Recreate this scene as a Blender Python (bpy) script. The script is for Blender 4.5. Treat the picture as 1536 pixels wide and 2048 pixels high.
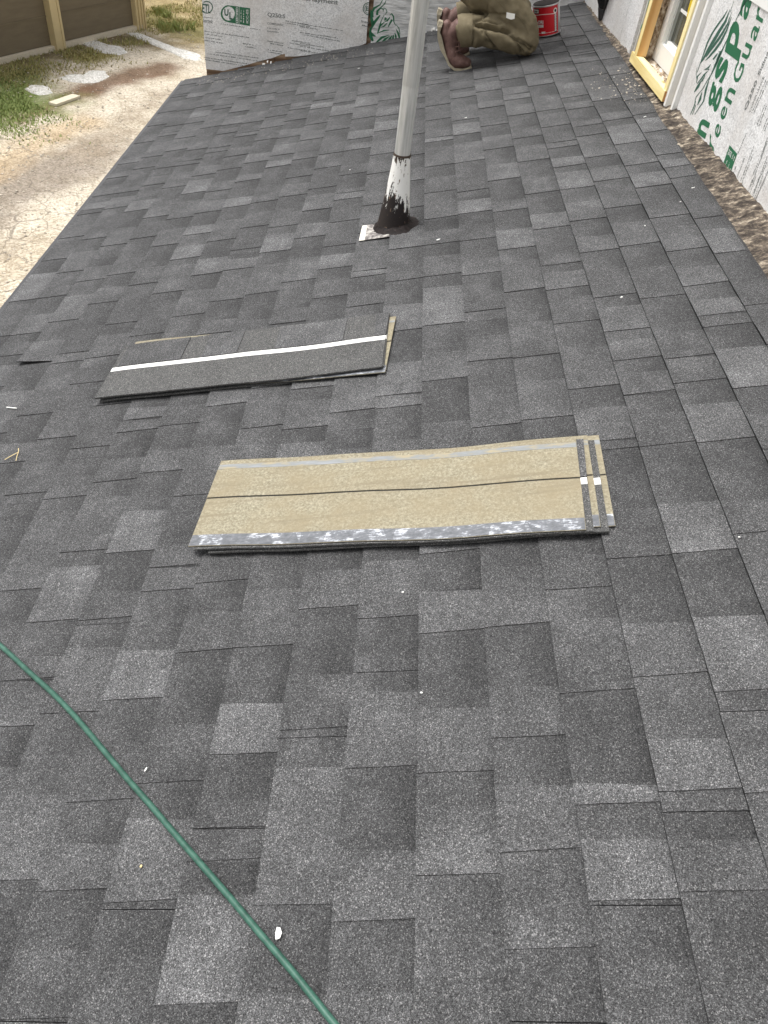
import bpy, bmesh, math, random
import numpy as np
from mathutils import Vector, Matrix, noise as mnoise
rnd = random.Random(7)
for o in list(bpy.data.objects): bpy.data.objects.remove(o)
scene = bpy.context.scene
COL = scene.collection
RAD = math.radians

# ------------------------------------------------------------------ camera
F_PX, PITCH, YAW, ROLL, SLOPE, CAM_H = 1509.162, 0.777801, 0.0548323, 0.1396753, 0.2781373, 1.4061508
CX, CY = 768.0, 1024.0
fw = Vector((math.sin(YAW)*math.cos(PITCH), math.cos(YAW)*math.cos(PITCH), -math.sin(PITCH)))
r0 = Vector((math.cos(YAW), -math.sin(YAW), 0)); u0 = r0.cross(fw)
rt = r0*math.cos(ROLL)+u0*math.sin(ROLL); up = -r0*math.sin(ROLL)+u0*math.cos(ROLL)
CAM = Vector((0, 0, CAM_H))
cd = bpy.data.cameras.new('camera'); cam = bpy.data.objects.new('camera', cd); COL.objects.link(cam)
cd.sensor_fit = 'HORIZONTAL'; cd.sensor_width = 36; cd.lens = F_PX/1536*36
cd.clip_start = 0.02; cd.clip_end = 800
M = Matrix((rt, up, -fw)).transposed().to_4x4(); M.translation = CAM
cam.matrix_world = M
scene.camera = cam
# ------------------------------------------------------------------ sky, sun, exposure
W = bpy.data.worlds.new('World'); scene.world = W; W.use_nodes = True
SUN_DIR = Vector((-0.34, 0.10, 0.93)).normalized()
wn = W.node_tree.nodes; sky = wn.new('ShaderNodeTexSky'); sky.sky_type = 'NISHITA'; sky.sun_disc = False
sky.sun_elevation = math.asin(SUN_DIR.z); sky.sun_rotation = math.atan2(SUN_DIR.x, SUN_DIR.y)
sky.air_density = 0.9; sky.dust_density = 6.0; sky.ozone_density = 0.6
hs = wn.new('ShaderNodeHueSaturation'); hs.inputs['Saturation'].default_value = 0.10
W.node_tree.links.new(sky.outputs[0], hs.inputs['Color'])
W.node_tree.links.new(hs.outputs[0], wn['Background'].inputs[0]); wn['Background'].inputs[1].default_value = 0.15
sl_ = bpy.data.lights.new('sun', 'SUN'); sl_.energy = 1.3; sl_.angle = RAD(28); sl_.color = (1, 0.965, 0.91)
sun = bpy.data.objects.new('sun', sl_); COL.objects.link(sun)
sun.rotation_euler = SUN_DIR.to_track_quat('Z', 'Y').to_euler()
scene.view_settings.view_transform = 'Standard'; scene.view_settings.look = 'None'
scene.view_settings.gamma = 1; scene.view_settings.exposure = 0.62
scene.view_settings.use_curve_mapping = False
scene.render.resolution_x = 768; scene.render.resolution_y = 1024

# ------------------------------------------------------------------ coordinate helpers
cs, sn = math.cos(SLOPE), math.sin(SLOPE)
ZG = -2.7                                             # ground level
def R(t, s, n=0.0): return Vector((t*cs-n*sn, s, t*sn+n*cs))     # roof frame: up the slope, along the courses, off the plane
def ray(q): return rt*((q[0]-CX)/F_PX) - up*((q[1]-CY)/F_PX) + fw
def hit(q, P0, N):
    d = ray(q); return CAM + d*((Vector(P0)-CAM).dot(N)/d.dot(N))
NR = Vector((-sn, 0, cs))
def px_roof(q, n=0.0):
    P = hit(q, NR*n, NR); return (P.x*cs+P.z*sn, P.y)
def px_ground(q): return hit(q, (0, 0, ZG), Vector((0, 0, 1)))
YW = px_roof((413, 153))[1] + 0.02                    # end wall
_a = R(*px_roof((1377, 246)))
WYAW = RAD(2.0); WD = Vector((math.sin(WYAW), -math.cos(WYAW), 0)); WN = Vector((-math.cos(WYAW), -math.sin(WYAW), 0))
def px_end(q, off=0.0): return hit(q, (0, YW-off, 0), Vector((0, -1, 0)))
def px_side(q, off=0.0): return hit(q, _a+WN*off, WN)
def proj(P):
    d = Vector(P)-CAM; z = d.dot(fw); return (CX+d.dot(rt)/z*F_PX, CY-d.dot(up)/z*F_PX)

# ------------------------------------------------------------------ object helpers
def tag(o, label=None, cat=None, group=None, kind=None):
    for k, v in (('label', label), ('category', cat), ('group', group), ('kind', kind)):
        if v: o[k] = v
    return o
def empty(name, loc, label=None, cat=None, group=None):
    o = bpy.data.objects.new(name, None); o.location = loc; o.empty_display_size = .1; COL.objects.link(o)
    return tag(o, label, cat, group)
def world(o): return o.matrix_basis.copy() if o.parent is None else world(o.parent) @ o.matrix_parent_inverse @ o.matrix_basis
def link(name, me, mat=None, parent=None, smooth=False):
    o = bpy.data.objects.new(name, me); COL.objects.link(o)
    if mat: me.materials.clear(); me.materials.append(mat)
    if parent is not None:
        o.parent = parent
        par = world(parent)
        o.matrix_parent_inverse = par.inverted()
    if smooth:
        me.polygons.foreach_set('use_smooth', [True]*len(me.polygons)); me.set_sharp_from_angle(angle=RAD(50))
    return o
def mesh(name, V, Fc, attr=None):
    me = bpy.data.meshes.new(name); me.from_pydata([tuple(v) for v in V], [], Fc); me.update()
    if attr is not None:
        a = me.attributes.new('tone', 'FLOAT', 'POINT'); a.data.foreach_set('value', attr)
    return me
def obj(name, V, Fc, mat, parent=None, attr=None, smooth=False): return link(name, mesh(name, V, Fc, attr), mat, parent, smooth)
class MB:
    def __init__(s): s.V = []; s.F = []
    def add(s, V, Fc):
        b = len(s.V); s.V += [Vector(v) for v in V]; s.F += [tuple(i+b for i in f) for f in Fc]; return s
    def hexa(s, c): return s.add(c, [(3,2,1,0),(4,5,6,7),(0,1,5,4),(1,2,6,5),(2,3,7,6),(3,0,4,7)])
    def box(s, o, a, b, c):
        o, a, b, c = map(Vector, (o, a, b, c)); return s.hexa([o, o+a, o+a+b, o+b, o+c, o+a+c, o+a+b+c, o+b+c])
    def prism(s, pts, off):
        n = len(pts); off = Vector(off); V = [Vector(q) for q in pts]+[Vector(q)+off for q in pts]
        return s.add(V, [tuple(range(n-1,-1,-1)), tuple(range(n,2*n))]+[(i,(i+1)%n,n+(i+1)%n,n+i) for i in range(n)])
    def loft(s, rings):
        m = len(rings[0]); V = [v for r in rings for v in r]; Fc = []
        for i in range(len(rings)-1):
            for j in range(m): a = i*m+j; b = i*m+(j+1)%m; Fc.append((a,b,b+m,a+m))
        Fc += [tuple(range(m-1,-1,-1)), tuple(range((len(rings)-1)*m, len(rings)*m))]
        return s.add(V, Fc)
    def tube(s, P, rad, seg=14, side=None, cap=True):
        P = [Vector(q) for q in P]; n = len(P); rings = []
        rad = [(r, r) if not isinstance(r, tuple) else r for r in (rad if isinstance(rad, list) else [rad]*n)]
        ref = Vector(side) if side else None
        if cap:
            d0 = (P[0]-P[1]).normalized(); d1 = (P[-1]-P[-2]).normalized(); a, b = rad[0], rad[-1]
            P = [P[0]+d0*max(a)*.85, P[0]+d0*max(a)*.5]+P+[P[-1]+d1*max(b)*.5, P[-1]+d1*max(b)*.85]
            f = lambda r, k: (r[0]*k, r[1]*k)
            rad = [f(a,.42), f(a,.84)]+rad+[f(b,.84), f(b,.42)]; n += 4
        prev = None
        for i in range(n):
            d = (P[min(i+1,n-1)]-P[max(i-1,0)]).normalized()
            if ref is None:
                ref = d.orthogonal()
            x = (ref-d*ref.dot(d)).normalized(); y = d.cross(x)
            if not side: ref = x
            rings.append([P[i]+x*(rad[i][0]*math.cos(2*math.pi*j/seg))+y*(rad[i][1]*math.sin(2*math.pi*j/seg)) for j in range(seg)])
        return s.loft(rings)
    def build(s, name, mat, parent=None, smooth=False, attr=None): return obj(name, s.V, s.F, mat, parent, attr, smooth)
def remeshed(mb, voxel, smooth_it=6, name='body'):
    me = mesh('tmp', mb.V, mb.F); o = bpy.data.objects.new('tmp', me); COL.objects.link(o)
    m = o.modifiers.new('r', 'REMESH'); m.mode = 'VOXEL'; m.voxel_size = voxel
    m = o.modifiers.new('s', 'SMOOTH'); m.iterations = smooth_it; m.factor = .5
    dg = bpy.context.evaluated_depsgraph_get(); dg.update()
    out = bpy.data.meshes.new_from_object(o.evaluated_get(dg)); bpy.data.objects.remove(o); bpy.data.meshes.remove(me)
    out.name = name; return out
def crease(me, lines, amp, width):
    """push the skin of a mesh in along crease lines (cloth folds)"""
    n = len(me.vertices); co = np.empty(n*3); me.vertices.foreach_get('co', co); co = co.reshape(-1,3)
    no = np.empty(n*3); me.vertices.foreach_get('normal', no); no = no.reshape(-1,3)
    disp = np.zeros(n)
    for ln in lines:
        a_, w_ = amp, width
        if isinstance(ln, tuple): ln, a_, w_ = ln
        for A, B in zip(ln[:-1], ln[1:]):
            A = np.array(A); B = np.array(B); d = B-A; L = d@d
            k = np.clip(((co-A)@d)/L, 0, 1); D = np.linalg.norm(co-(A+k[:,None]*d), axis=1)
            disp = np.minimum(disp, -a_*np.exp(-(D/w_)**2)) if a_ > 0 else np.maximum(disp, -a_*np.exp(-(D/w_)**2))
    co = co+no*disp[:,None]; me.vertices.foreach_set('co', co.ravel()); me.update()

# ------------------------------------------------------------------ materials
MATS = {}
class NT:
    def __init__(s, name, rough=.8, metal=0.0, spec=None):
        m = bpy.data.materials.new(name); m.use_nodes = True; s.m = m; s.t = m.node_tree; s.b = s.t.nodes['Principled BSDF']
        s.b.inputs['Roughness'].default_value = rough; s.b.inputs['Metallic'].default_value = metal
        if spec is not None: s.b.inputs['Specular IOR Level'].default_value = spec
        MATS[name] = m
    def node(s, typ, **kw):
        n = s.t.nodes.new('ShaderNode'+typ)
        for k, v in kw.items(): setattr(n, k, v)
        return n
    def L(s, a, b): s.t.links.new(a, b)
    def val(s, inp, v):
        if hasattr(v, 'is_output') or isinstance(v, bpy.types.NodeSocket): s.L(v, inp)
        else: inp.default_value = v
    def pos(s): return s.node('NewGeometry').outputs['Position']
    def mapped(s, scale=(1,1,1), rot=(0,0,0), loc=(0,0,0), vec=None):
        n = s.node('Mapping'); n.inputs['Scale'].default_value = scale; n.inputs['Rotation'].default_value = rot; n.inputs['Location'].default_value = loc
        s.L(vec or s.pos(), n.inputs['Vector']); return n.outputs[0]
    def noise(s, scale, detail=3, rough=.55, vec=None):
        n = s.node('TexNoise'); n.inputs['Scale'].default_value = scale; n.inputs['Detail'].default_value = detail; n.inputs['Roughness'].default_value = rough
        s.L(vec or s.pos(), n.inputs['Vector']); return n.outputs['Fac']
    def voro(s, scale, out='Color', feature='F1', vec=None):
        n = s.node('TexVoronoi', feature=feature); n.inputs['Scale'].default_value = scale
        s.L(vec or s.pos(), n.inputs['Vector']); return n.outputs[out]
    def ramp(s, fac, stops, interp='LINEAR'):
        n = s.node('ValToRGB'); n.color_ramp.interpolation = interp; e = n.color_ramp.elements
        for i, (p, c) in enumerate(stops):
            x = e[i] if i < 2 else e.new(p)
            x.position = p; x.color = (*c, 1) if len(c) == 3 else c
        s.L(fac, n.inputs[0]); return n.outputs[0]
    def math(s, op, a, b=None, clamp=False):
        n = s.node('Math', operation=op, use_clamp=clamp); s.val(n.inputs[0], a)
        if b is not None: s.val(n.inputs[1], b)
        return n.outputs[0]
    def mix(s, fac, a, b, blend='MIX'):
        n = s.node('Mix', data_type='RGBA', blend_type=blend); s.val(n.inputs['Factor'], fac)
        for i, v in (('A', a), ('B', b)):
            k = [x for x in n.inputs if x.name == i and x.type == 'RGBA'][0]
            if isinstance(v, tuple): k.default_value = (*v, 1)
            else: s.L(v, k)
        return [x for x in n.outputs if x.type == 'RGBA'][0]
    def color(s, c):
        if isinstance(c, tuple): s.b.inputs['Base Color'].default_value = (*c, 1)
        else: s.L(c, s.b.inputs['Base Color'])
        return s
    def bump(s, h, strength=.3, dist=.002):
        n = s.node('Bump'); n.inputs['Strength'].default_value = strength; n.inputs['Distance'].default_value = dist
        s.L(h, n.inputs['Height']); s.L(n.outputs[0], s.b.inputs['Normal']); return s
    def attr(s, name): n = s.node('Attribute'); n.attribute_name = name; return n
def sepz(k, out='Z', vec=None):
    n = k.node('SeparateXYZ'); k.L(vec or k.pos(), n.inputs[0]); return n.outputs[out]
def plain(name, c, rough=.7, metal=0.0, var=.15, scale=40, spec=None, bump=None):
    k = NT(name, rough, metal, spec); f = k.noise(scale, 4)
    k.color(k.mix(f, tuple(x*(1-var) for x in c), tuple(min(1, x*(1+var)) for x in c)))
    if bump: k.bump(f, bump[0], bump[1])
    return k.m

def granule(name, base, tint=(1,1,1), contrast=1.0, dust=.25):
    k = NT(name, .92, spec=.25)
    g1 = sepz(k, 'X', k.voro(760)); g2 = sepz(k, 'Y', k.voro(400)); g3 = sepz(k, 'X', k.voro(1200))
    g = k.math('ADD', k.math('MULTIPLY', g1, .5), k.math('ADD', k.math('MULTIPLY', g2, .22), k.math('MULTIPLY', g3, .28)))
    lo, hi = 1-.72*contrast, 1+1.5*contrast
    v = k.ramp(g, [(.18, (lo*.75,)*3), (.45, (.82,)*3), (.62, (1.12,)*3), (.86, (hi,)*3)])
    # odd pale flecks
    fl = sepz(k, 'Z', k.voro(560)); flm = k.math('GREATER_THAN', fl, .95)
    v = k.mix(k.math('MULTIPLY', flm, .6), v, (4.2, 4.1, 4.0))
    big = k.noise(9, 5, .68); big = k.ramp(big, [(.3, (.80,)*3), (.5, (.98,)*3), (.72, (1.0+dust,)*3)])
    tone = k.attr('tone').outputs['Fac']
    c = k.mix(1.0, v, big, 'MULTIPLY')
    c = k.mix(1.0, c, k.node('RGB').outputs[0], 'MULTIPLY')
    rgb = [n for n in k.t.nodes if n.type == 'RGB'][0]; rgb.outputs[0].default_value = (*[base*x for x in tint], 1)
    sc = k.node('VectorMath', operation='SCALE'); k.L(c, sc.inputs[0]); k.L(tone, sc.inputs['Scale'])
    k.color(sc.outputs[0]); k.bump(g, .5, .0012)
    return k.m
GR = granule('granules', .068, (.985, .99, 1.015), 1.0, .36)
GRF = granule('granules_plain', .090, (1.0, 1.0, .99), .8, .05)
k = NT('shingle_felt', .95, spec=.2)                     # sanded back of a shingle
f1 = k.noise(130, 6, .85); f2 = k.noise(9, 4, .6); f3 = k.voro(420); st = k.noise(3, 4, .6, k.mapped((1, 22, 1)))
c = k.ramp(f1, [(.30, (.115,.101,.072)), (.5, (.255,.232,.168)), (.70, (.47,.440,.340))])
c = k.mix(k.ramp(f2, [(.36,(0,0,0)),(.68,(.8,.8,.8))]), c, (.245, .208, .138)); c = k.mix(k.ramp(st, [(.52,(0,0,0)),(.72,(.75,.75,.75))]), c, (.20,.172,.12))
k.color(c); k.bump(f1, .5, .001); FELT = k.m
k = NT('sealant_strip', .55)                             # grey asphalt adhesive, smeared with white film
s1 = k.noise(38, 5, .7, k.mapped((1, 1.6, 1))); s2 = k.noise(150, 3, .6, k.mapped((.3, 2.5, 1))); s3 = sepz(k,'X',k.voro(26, vec=k.mapped((1,.7,1))))
m_ = k.math('ADD', k.math('MULTIPLY', s1, .75), k.math('MULTIPLY', s2, .4)); m_ = k.math('ADD', m_, k.math('MULTIPLY', s3, .12))
k.color(k.ramp(m_, [(.5, (.085,.09,.10)), (.68, (.15,.158,.175)), (.75, (.44,.46,.50)), (.88, (.70,.72,.76))])); SEAL = k.m
k = NT('thin_sealant', .6); s1 = k.noise(30, 4, .6, k.mapped((.5, 2, 1)))
k.color(k.ramp(s1, [(.36, (.30,.26,.17)), (.5, (.20,.21,.21)), (.7, (.25,.265,.28))])); SEAL2 = k.m
TAPE = plain('white_tape', (.82,.82,.79), .5, var=.05)
BLACK = plain('black_edge', (.012,.012,.012), .9)
# foil-faced board
k = NT('foil_board', .42, .0, .5)
v1 = sepz(k,'X',k.voro(190)); v2 = k.noise(24, 4, .6); v3 = k.noise(120, 3, .7); v4 = k.noise(3.2, 5, .65); v5 = k.noise(5, 3)
c = k.ramp(k.math('ADD', k.math('MULTIPLY', v1, .4), k.math('MULTIPLY', v3, .6)), [(.25,(.48,.485,.49)),(.5,(.73,.735,.74)),(.72,(.87,.875,.88))])
c = k.mix(k.ramp(v4, [(.45,(0,0,0)),(.72,(.75,.75,.75))]), c, (.60,.57,.54))
k.color(c); k.bump(k.math('ADD', k.math('MULTIPLY', v5, 6), k.math('ADD', v2, k.math('MULTIPLY', v3, .6))), .5, .004); FOIL = k.m
k = NT('crinkled_foil', .33, .25, .6); v2 = k.noise(16, 5, .65, k.mapped((.5,1,2.4))); v3 = k.noise(70, 4, .7)
k.color(k.ramp(v2, [(.35,(.50,.51,.51)),(.6,(.78,.79,.79))])); k.bump(k.math('ADD', v2, k.math('MULTIPLY', v3,.35)), .8, .012); FOIL2 = k.m
GREEN = plain('green_print', (.018,.135,.062), .5, var=.12, scale=300)
GREY = plain('grey_print', (.17,.185,.18), .6, var=.3, scale=300)
DGREEN = plain('dark_green_print', (.035,.105,.075), .55, var=.3, scale=200)
def wood(name, c1, c2, c3, axis='Y', knots=True, rough=.65):
    k = NT(name, rough, spec=.3); sc = {'X': (1.2,16,16), 'Y': (16,1.2,16), 'Z': (16,16,1.2)}[axis]
    g = k.noise(2.2, 5, .62, k.mapped(sc)); w = k.node('TexWave', wave_type='BANDS', bands_direction='X' if axis != 'X' else 'Z')
    w.inputs['Scale'].default_value = 5; w.inputs['Distortion'].default_value = 4; w.inputs['Detail'].default_value = 3
    k.L(k.mapped({'X': (.12,1,1), 'Y': (1,.12,1), 'Z': (1,1,.12)}[axis]), w.inputs['Vector'])
    f = k.math('ADD', k.math('MULTIPLY', g, .65), k.math('MULTIPLY', w.outputs['Fac'], .35))
    c = k.ramp(f, [(.28, c1), (.52, c2), (.75, c3)])
    if knots:
        kn = k.voro(7, 'Distance', vec=k.mapped({'X': (.5,1,1), 'Y': (1,.5,1), 'Z': (1,1,.5)}[axis]))
        c = k.mix(k.ramp(kn, [(.05,(1,1,1)),(.12,(0,0,0))]), c, tuple(x*.45 for x in c1))
    k.color(c); k.bump(f, .25, .002); return k.m
PINE = wood('yellow_pine', (.70,.54,.22), (.87,.74,.37), (.92,.82,.48), 'Y')
PINEZ = wood('yellow_pine_upright', (.70,.53,.22), (.87,.73,.37), (.92,.81,.48), 'Z')
ORANGE = wood('orange_pine', (.56,.30,.10), (.74,.45,.19), (.82,.55,.26), 'Z')
ENDG = wood('end_grain', (.30,.13,.045), (.46,.22,.08), (.58,.31,.12), 'Z', False)
OLDWOOD = wood('weathered_plank', (.11,.065,.04), (.24,.16,.10), (.38,.28,.19), 'X', False, .85)
WHITE = plain('white_vinyl', (.80,.80,.78), .4, var=.04)
CREAM = plain('cream_vinyl', (.66,.60,.50), .45, var=.1)
k = NT('window_glass', .03, spec=.6); k.color((.05,.06,.055)); k.b.inputs['Transmission Weight'].default_value = .0
v = k.noise(7, 4, .6, k.mapped((1,1.5,.5))); k.color(k.ramp(v, [(.35,(.03,.035,.03)),(.55,(.10,.10,.075)),(.7,(.20,.16,.10))])); GLASS = k.m  # mottled green-brown reflection painted into the pane's base colour
k = NT('window_clear', .02, spec=.6); k.color((.9,.95,.92)); k.b.inputs['Transmission Weight'].default_value = .85; k.b.inputs['IOR'].default_value = 1.1; CLEAR = k.m
YELLOW = plain('yellow_glass', (.72,.52,.03), .25, var=.35, scale=12)
# rubble strip: old tar, mortar and torn felt
k = NT('old_tar', .9, spec=.3)
a1 = k.noise(22, 7, .74, k.mapped((.7,1.3,1))); a2 = k.noise(55, 5, .7); a3 = k.voro(16, 'Distance')
m_ = k.math('ADD', k.math('MULTIPLY', a1, .72), k.math('MULTIPLY', a2, .28))
c = k.ramp(m_, [(.39,(.016,.012,.010)),(.48,(.062,.050,.040)),(.54,(.16,.130,.100)),(.59,(.34,.29,.22)),(.65,(.60,.56,.48))])
k.color(c); k.bump(m_, 1.0, .012); TAR = k.m
k = NT('galvanised_mast', .48, .25, .5)
st = k.noise(7, 5, .65, k.mapped((9,9,.55))); f = k.noise(180, 3, .6)
c = k.ramp(st, [(.3,(.34,.35,.345)),(.5,(.56,.57,.56)),(.7,(.74,.74,.72))]); c = k.mix(k.math('MULTIPLY', f, .25), c, (.42,.43,.42)); k.color(c); k.bump(f, .12, .001); MAST = k.m
k = NT('black_tar', .62, spec=.2); f = k.noise(60, 5, .7); k.color(k.ramp(f, [(.3,(.004,.003,.003)),(.62,(.018,.012,.011)),(.72,(.10,.09,.085))])); k.bump(f, .9, .004); WETTAR = k.m
RUST = plain('rusty_collar', (.045,.030,.020), .7, var=.8, scale=60, bump=(.5,.002))
HOSE = None
k = NT('green_hose', .42, spec=.4); f = k.noise(45, 6, .75); k.color(k.ramp(f, [(.36,(.020,.066,.048)),(.52,(.034,.104,.076)),(.66,(.052,.13,.098)),(.76,(.17,.23,.20))])); k.bump(k.noise(500,2), .1, .0006); HOSE = k.m
CHIP = plain('white_chip', (.80,.80,.77), .6, var=.08)
STRAW = plain('dry_straw', (.62,.50,.26), .8, var=.2)
# people and clothes
k = NT('olive_canvas', .85, spec=.2); f = k.noise(900, 2); f2 = k.noise(14, 4, .6); d = k.noise(5, 3)
c = k.ramp(f2, [(.3,(.128,.106,.066)),(.6,(.188,.158,.102)),(.8,(.255,.217,.145))]); k.color(k.mix(k.math('MULTIPLY', f, .35), c, (.15,.127,.082))); k.bump(k.math('ADD', f2, k.math('MULTIPLY', f,.4)), .35, .004); PANTS = k.m
THREAD = plain('tan_stitching', (.13,.105,.06), .8)
k = NT('oxblood_leather', .6, spec=.35); f = k.noise(28, 5, .65); k.color(k.ramp(f, [(.3,(.080,.040,.034)),(.6,(.165,.095,.083)),(.8,(.33,.23,.21))])); k.bump(f, .35, .004); LEATHER = k.m
SOLE = plain('crepe_sole', (.34,.30,.22), .85, var=.4, scale=60, bump=(.5,.003))
JACKET = plain('black_fleece', (.012,.012,.013), .9, var=.3)
SKIN = plain('skin', (.52,.32,.23), .55, var=.08); HAIR = plain('dark_hair', (.025,.018,.012), .6, var=.3)
RED = plain('red_can_paint', (.62,.012,.022), .28, var=.06, spec=.5); TIN = plain('tinplate', (.62,.62,.63), .3, .85, var=.12)
TOOL = plain('glossy_black_plastic', (.010,.010,.011), .22, var=.2, spec=.55)
TOOLM = plain('dark_steel', (.10,.10,.105), .35, .7, var=.3)
SHEDBR = None
k = NT('brown_siding', .75, spec=.3); f = k.noise(3, 4, .6, k.mapped((1,1,6))); f2 = k.noise(40,3); k.color(k.mix(k.math('MULTIPLY',f2,.3), k.ramp(f, [(.3,(.145,.118,.078)),(.7,(.185,.152,.10))]), (.20,.165,.115))); SHEDBR = k.m
TAN = plain('tan_trim', (.58,.47,.26), .65, var=.1, scale=8)
CONC = plain('pale_concrete', (.62,.55,.43), .9, var=.2, scale=30, bump=(.4,.004))
LIME = None
k = NT('white_gravel', .9, spec=.2); v = sepz(k,'X',k.voro(38)); k.color(k.ramp(v, [(.05,(.55,.54,.50)),(.3,(.62,.60,.56)),(.9,(.80,.785,.75))])); k.bump(k.voro(38,'Distance'), .6, .02); LIME = k.m
k = NT('ground_soil', .95, spec=.15)
col = k.attr('soil').outputs['Color']; g1 = k.noise(40, 6, .8); g2 = sepz(k,'X',k.voro(48)); g3 = k.noise(3, 5, .65)
m_ = k.math('ADD', k.math('MULTIPLY', g1, .6), k.math('MULTIPLY', g2, .4))
v = k.ramp(m_, [(.28,(.66,.63,.58)),(.5,(.97,.965,.955)),(.72,(1.26,1.26,1.26))]); v2 = k.ramp(g3, [(.3,(.82,.79,.74)),(.7,(1.12,1.12,1.12))])
wv = k.node('TexNoise'); wv.inputs['Scale'].default_value = 2.5; k.L(k.pos(), wv.inputs['Vector'])
wa = k.node('VectorMath', operation='MULTIPLY_ADD'); k.L(wv.outputs['Color'], wa.inputs[0]); wa.inputs[1].default_value = (.45,.45,0); k.L(k.pos(), wa.inputs[2])
ed = k.voro(2.6, 'Distance', 'DISTANCE_TO_EDGE', vec=wa.outputs[0]); ckm = k.math('MULTIPLY', k.ramp(ed, [(.006,(1,1,1)),(.022,(0,0,0))]), k.ramp(k.noise(.55, 2), [(.46,(0,0,0)),(.56,(.6,.6,.6))]))
k.color(k.mix(ckm, k.mix(1.0, k.mix(1.0, col, v, 'MULTIPLY'), v2, 'MULTIPLY'), (.12,.10,.08))); k.bump(m_, .6, .02); SOIL = k.m
k = NT('grass_blade', .7, spec=.2); n_ = k.attr('tone').outputs['Fac']; k.color(k.ramp(n_, [(0,(.40,.34,.17)),(.35,(.30,.28,.10)),(.6,(.30,.34,.13)),(1,(.25,.33,.11))])); GRASS = k.m
PLY = plain('felt_underlay', (.018,.018,.019), .9, var=.2); BRICKW = plain('painted_house_wall', (.55,.54,.50), .8, var=.1)
DRIP = plain('drip_edge_metal', (.06,.06,.065), .5, .3, var=.1)

# ------------------------------------------------------------------ ground
def soil_sheet():
    nx, ny = 230, 300
    x0, x1, y0, y1 = -11.0, 1.0, 1.0, 24.0
    xs = np.linspace(x0, x1, nx); ys = np.linspace(y0, y1, ny)
    X, Y = np.meshgrid(xs, ys)
    nz = np.array([[mnoise.fractal(Vector((x*.9, y*.9, 0)), 1, 2, 4) for x in xs] for y in ys])
    nf = np.array([[mnoise.fractal(Vector((x*3.1, y*3.1, 7)), 1, 2, 3) for x in xs] for y in ys])
    C = np.empty((ny, nx, 3)); C[:] = (.56, .51, .43)                       # pale limestone drive
    def seg(pa, pb, w):                                                       # soft band between two pixels on the ground
        A = px_ground(pa); B = px_ground(pb); d = np.array((B.x-A.x, B.y-A.y)); L = d@d
        kk = np.clip(((X-A.x)*d[0]+(Y-A.y)*d[1])/L, 0, 1)
        D = np.hypot(X-A.x-kk*d[0], Y-A.y-kk*d[1]); return np.clip(1.35-(D/w)+nz*.55+nf*.35, 0, 1)
    def lay(mask, c, a=1.0):
        for i in range(3): C[..., i] += (c[i]-C[..., i])*mask*a
    lay(np.clip(nz*.9+.15, 0, 1), (.42,.355,.265), .6)
    lay(seg((-260,520), (200,295), .62), (.27,.235,.20), .9)               # worn asphalt band
    lay(seg((180,300), (330,190), .35), (.30,.25,.19), .55)
    lay(seg((-200,420), (160,245), .35), (.44,.33,.20), .6)
    lay(seg((40,240), (175,178), .22), (.20,.125,.075), .9)                   # damp earth streak
    lay(seg((175,180), (330,132), .30), (.17,.105,.07), .85)
    lay(seg((-150,170), (60,110), .75), (.22,.19,.105), .95)                  # dead turf by the shed
    lay(seg((-150,140), (190,72), .42), (.115,.085,.05), .85)
    lay(seg((-200,235), (28,200), .80), (.15,.20,.06), 1.0)                 # green lawn
    lay(seg((-60,165), (50,150), .40), (.13,.16,.04), .7)
    lay(seg((170,118), (205,112), .28), (.22,.19,.03), .8)                    # mossy patch
    lay(seg((200,70), (300,85), .42), (.15,.115,.06), .9)
    lay(seg((310,5), (400,55), 1.5), (.30,.235,.11), .85)                     # straw-coloured turf behind
    lay(seg((300,35), (390,62), .55), (.13,.14,.045), .7)
    lay(seg((320,-60), (420,-20), 3.0), (.28,.22,.11), .7)
    V = [(x, y, ZG) for y in ys for x in xs]
    Fc = [(j*nx+i, j*nx+i+1, (j+1)*nx+i+1, (j+1)*nx+i) for j in range(ny-1) for i in range(nx-1)]
    b = len(V); e = 400
    V += [(-e,-e,ZG),(e,-e,ZG),(e,e,ZG),(-e,e,ZG)]; c4 = [0, nx-1, nx*ny-1, (ny-1)*nx]
    bot = list(range(0, nx)); rgt = [j*nx+nx-1 for j in range(ny)]; top = [(ny-1)*nx+i for i in range(nx-1,-1,-1)]; lef = [j*nx for j in range(ny-1,-1,-1)]
    for edge, (p, q) in ((bot,(b,b+1)),(rgt,(b+1,b+2)),(top,(b+2,b+3)),(lef,(b+3,b))): Fc.append(tuple([p, q]+edge[::-1]))
    me = mesh('ground', V, Fc); a = me.color_attributes.new('soil', 'FLOAT_COLOR', 'POINT')
    cc = np.ones((len(V), 4)); cc[:nx*ny, :3] = C.reshape(-1, 3); cc[nx*ny:, :3] = (.30,.24,.12); a.data.foreach_set('color', cc.ravel())
    return tag(link('ground', me, SOIL), kind='structure')
soil_sheet()

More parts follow.
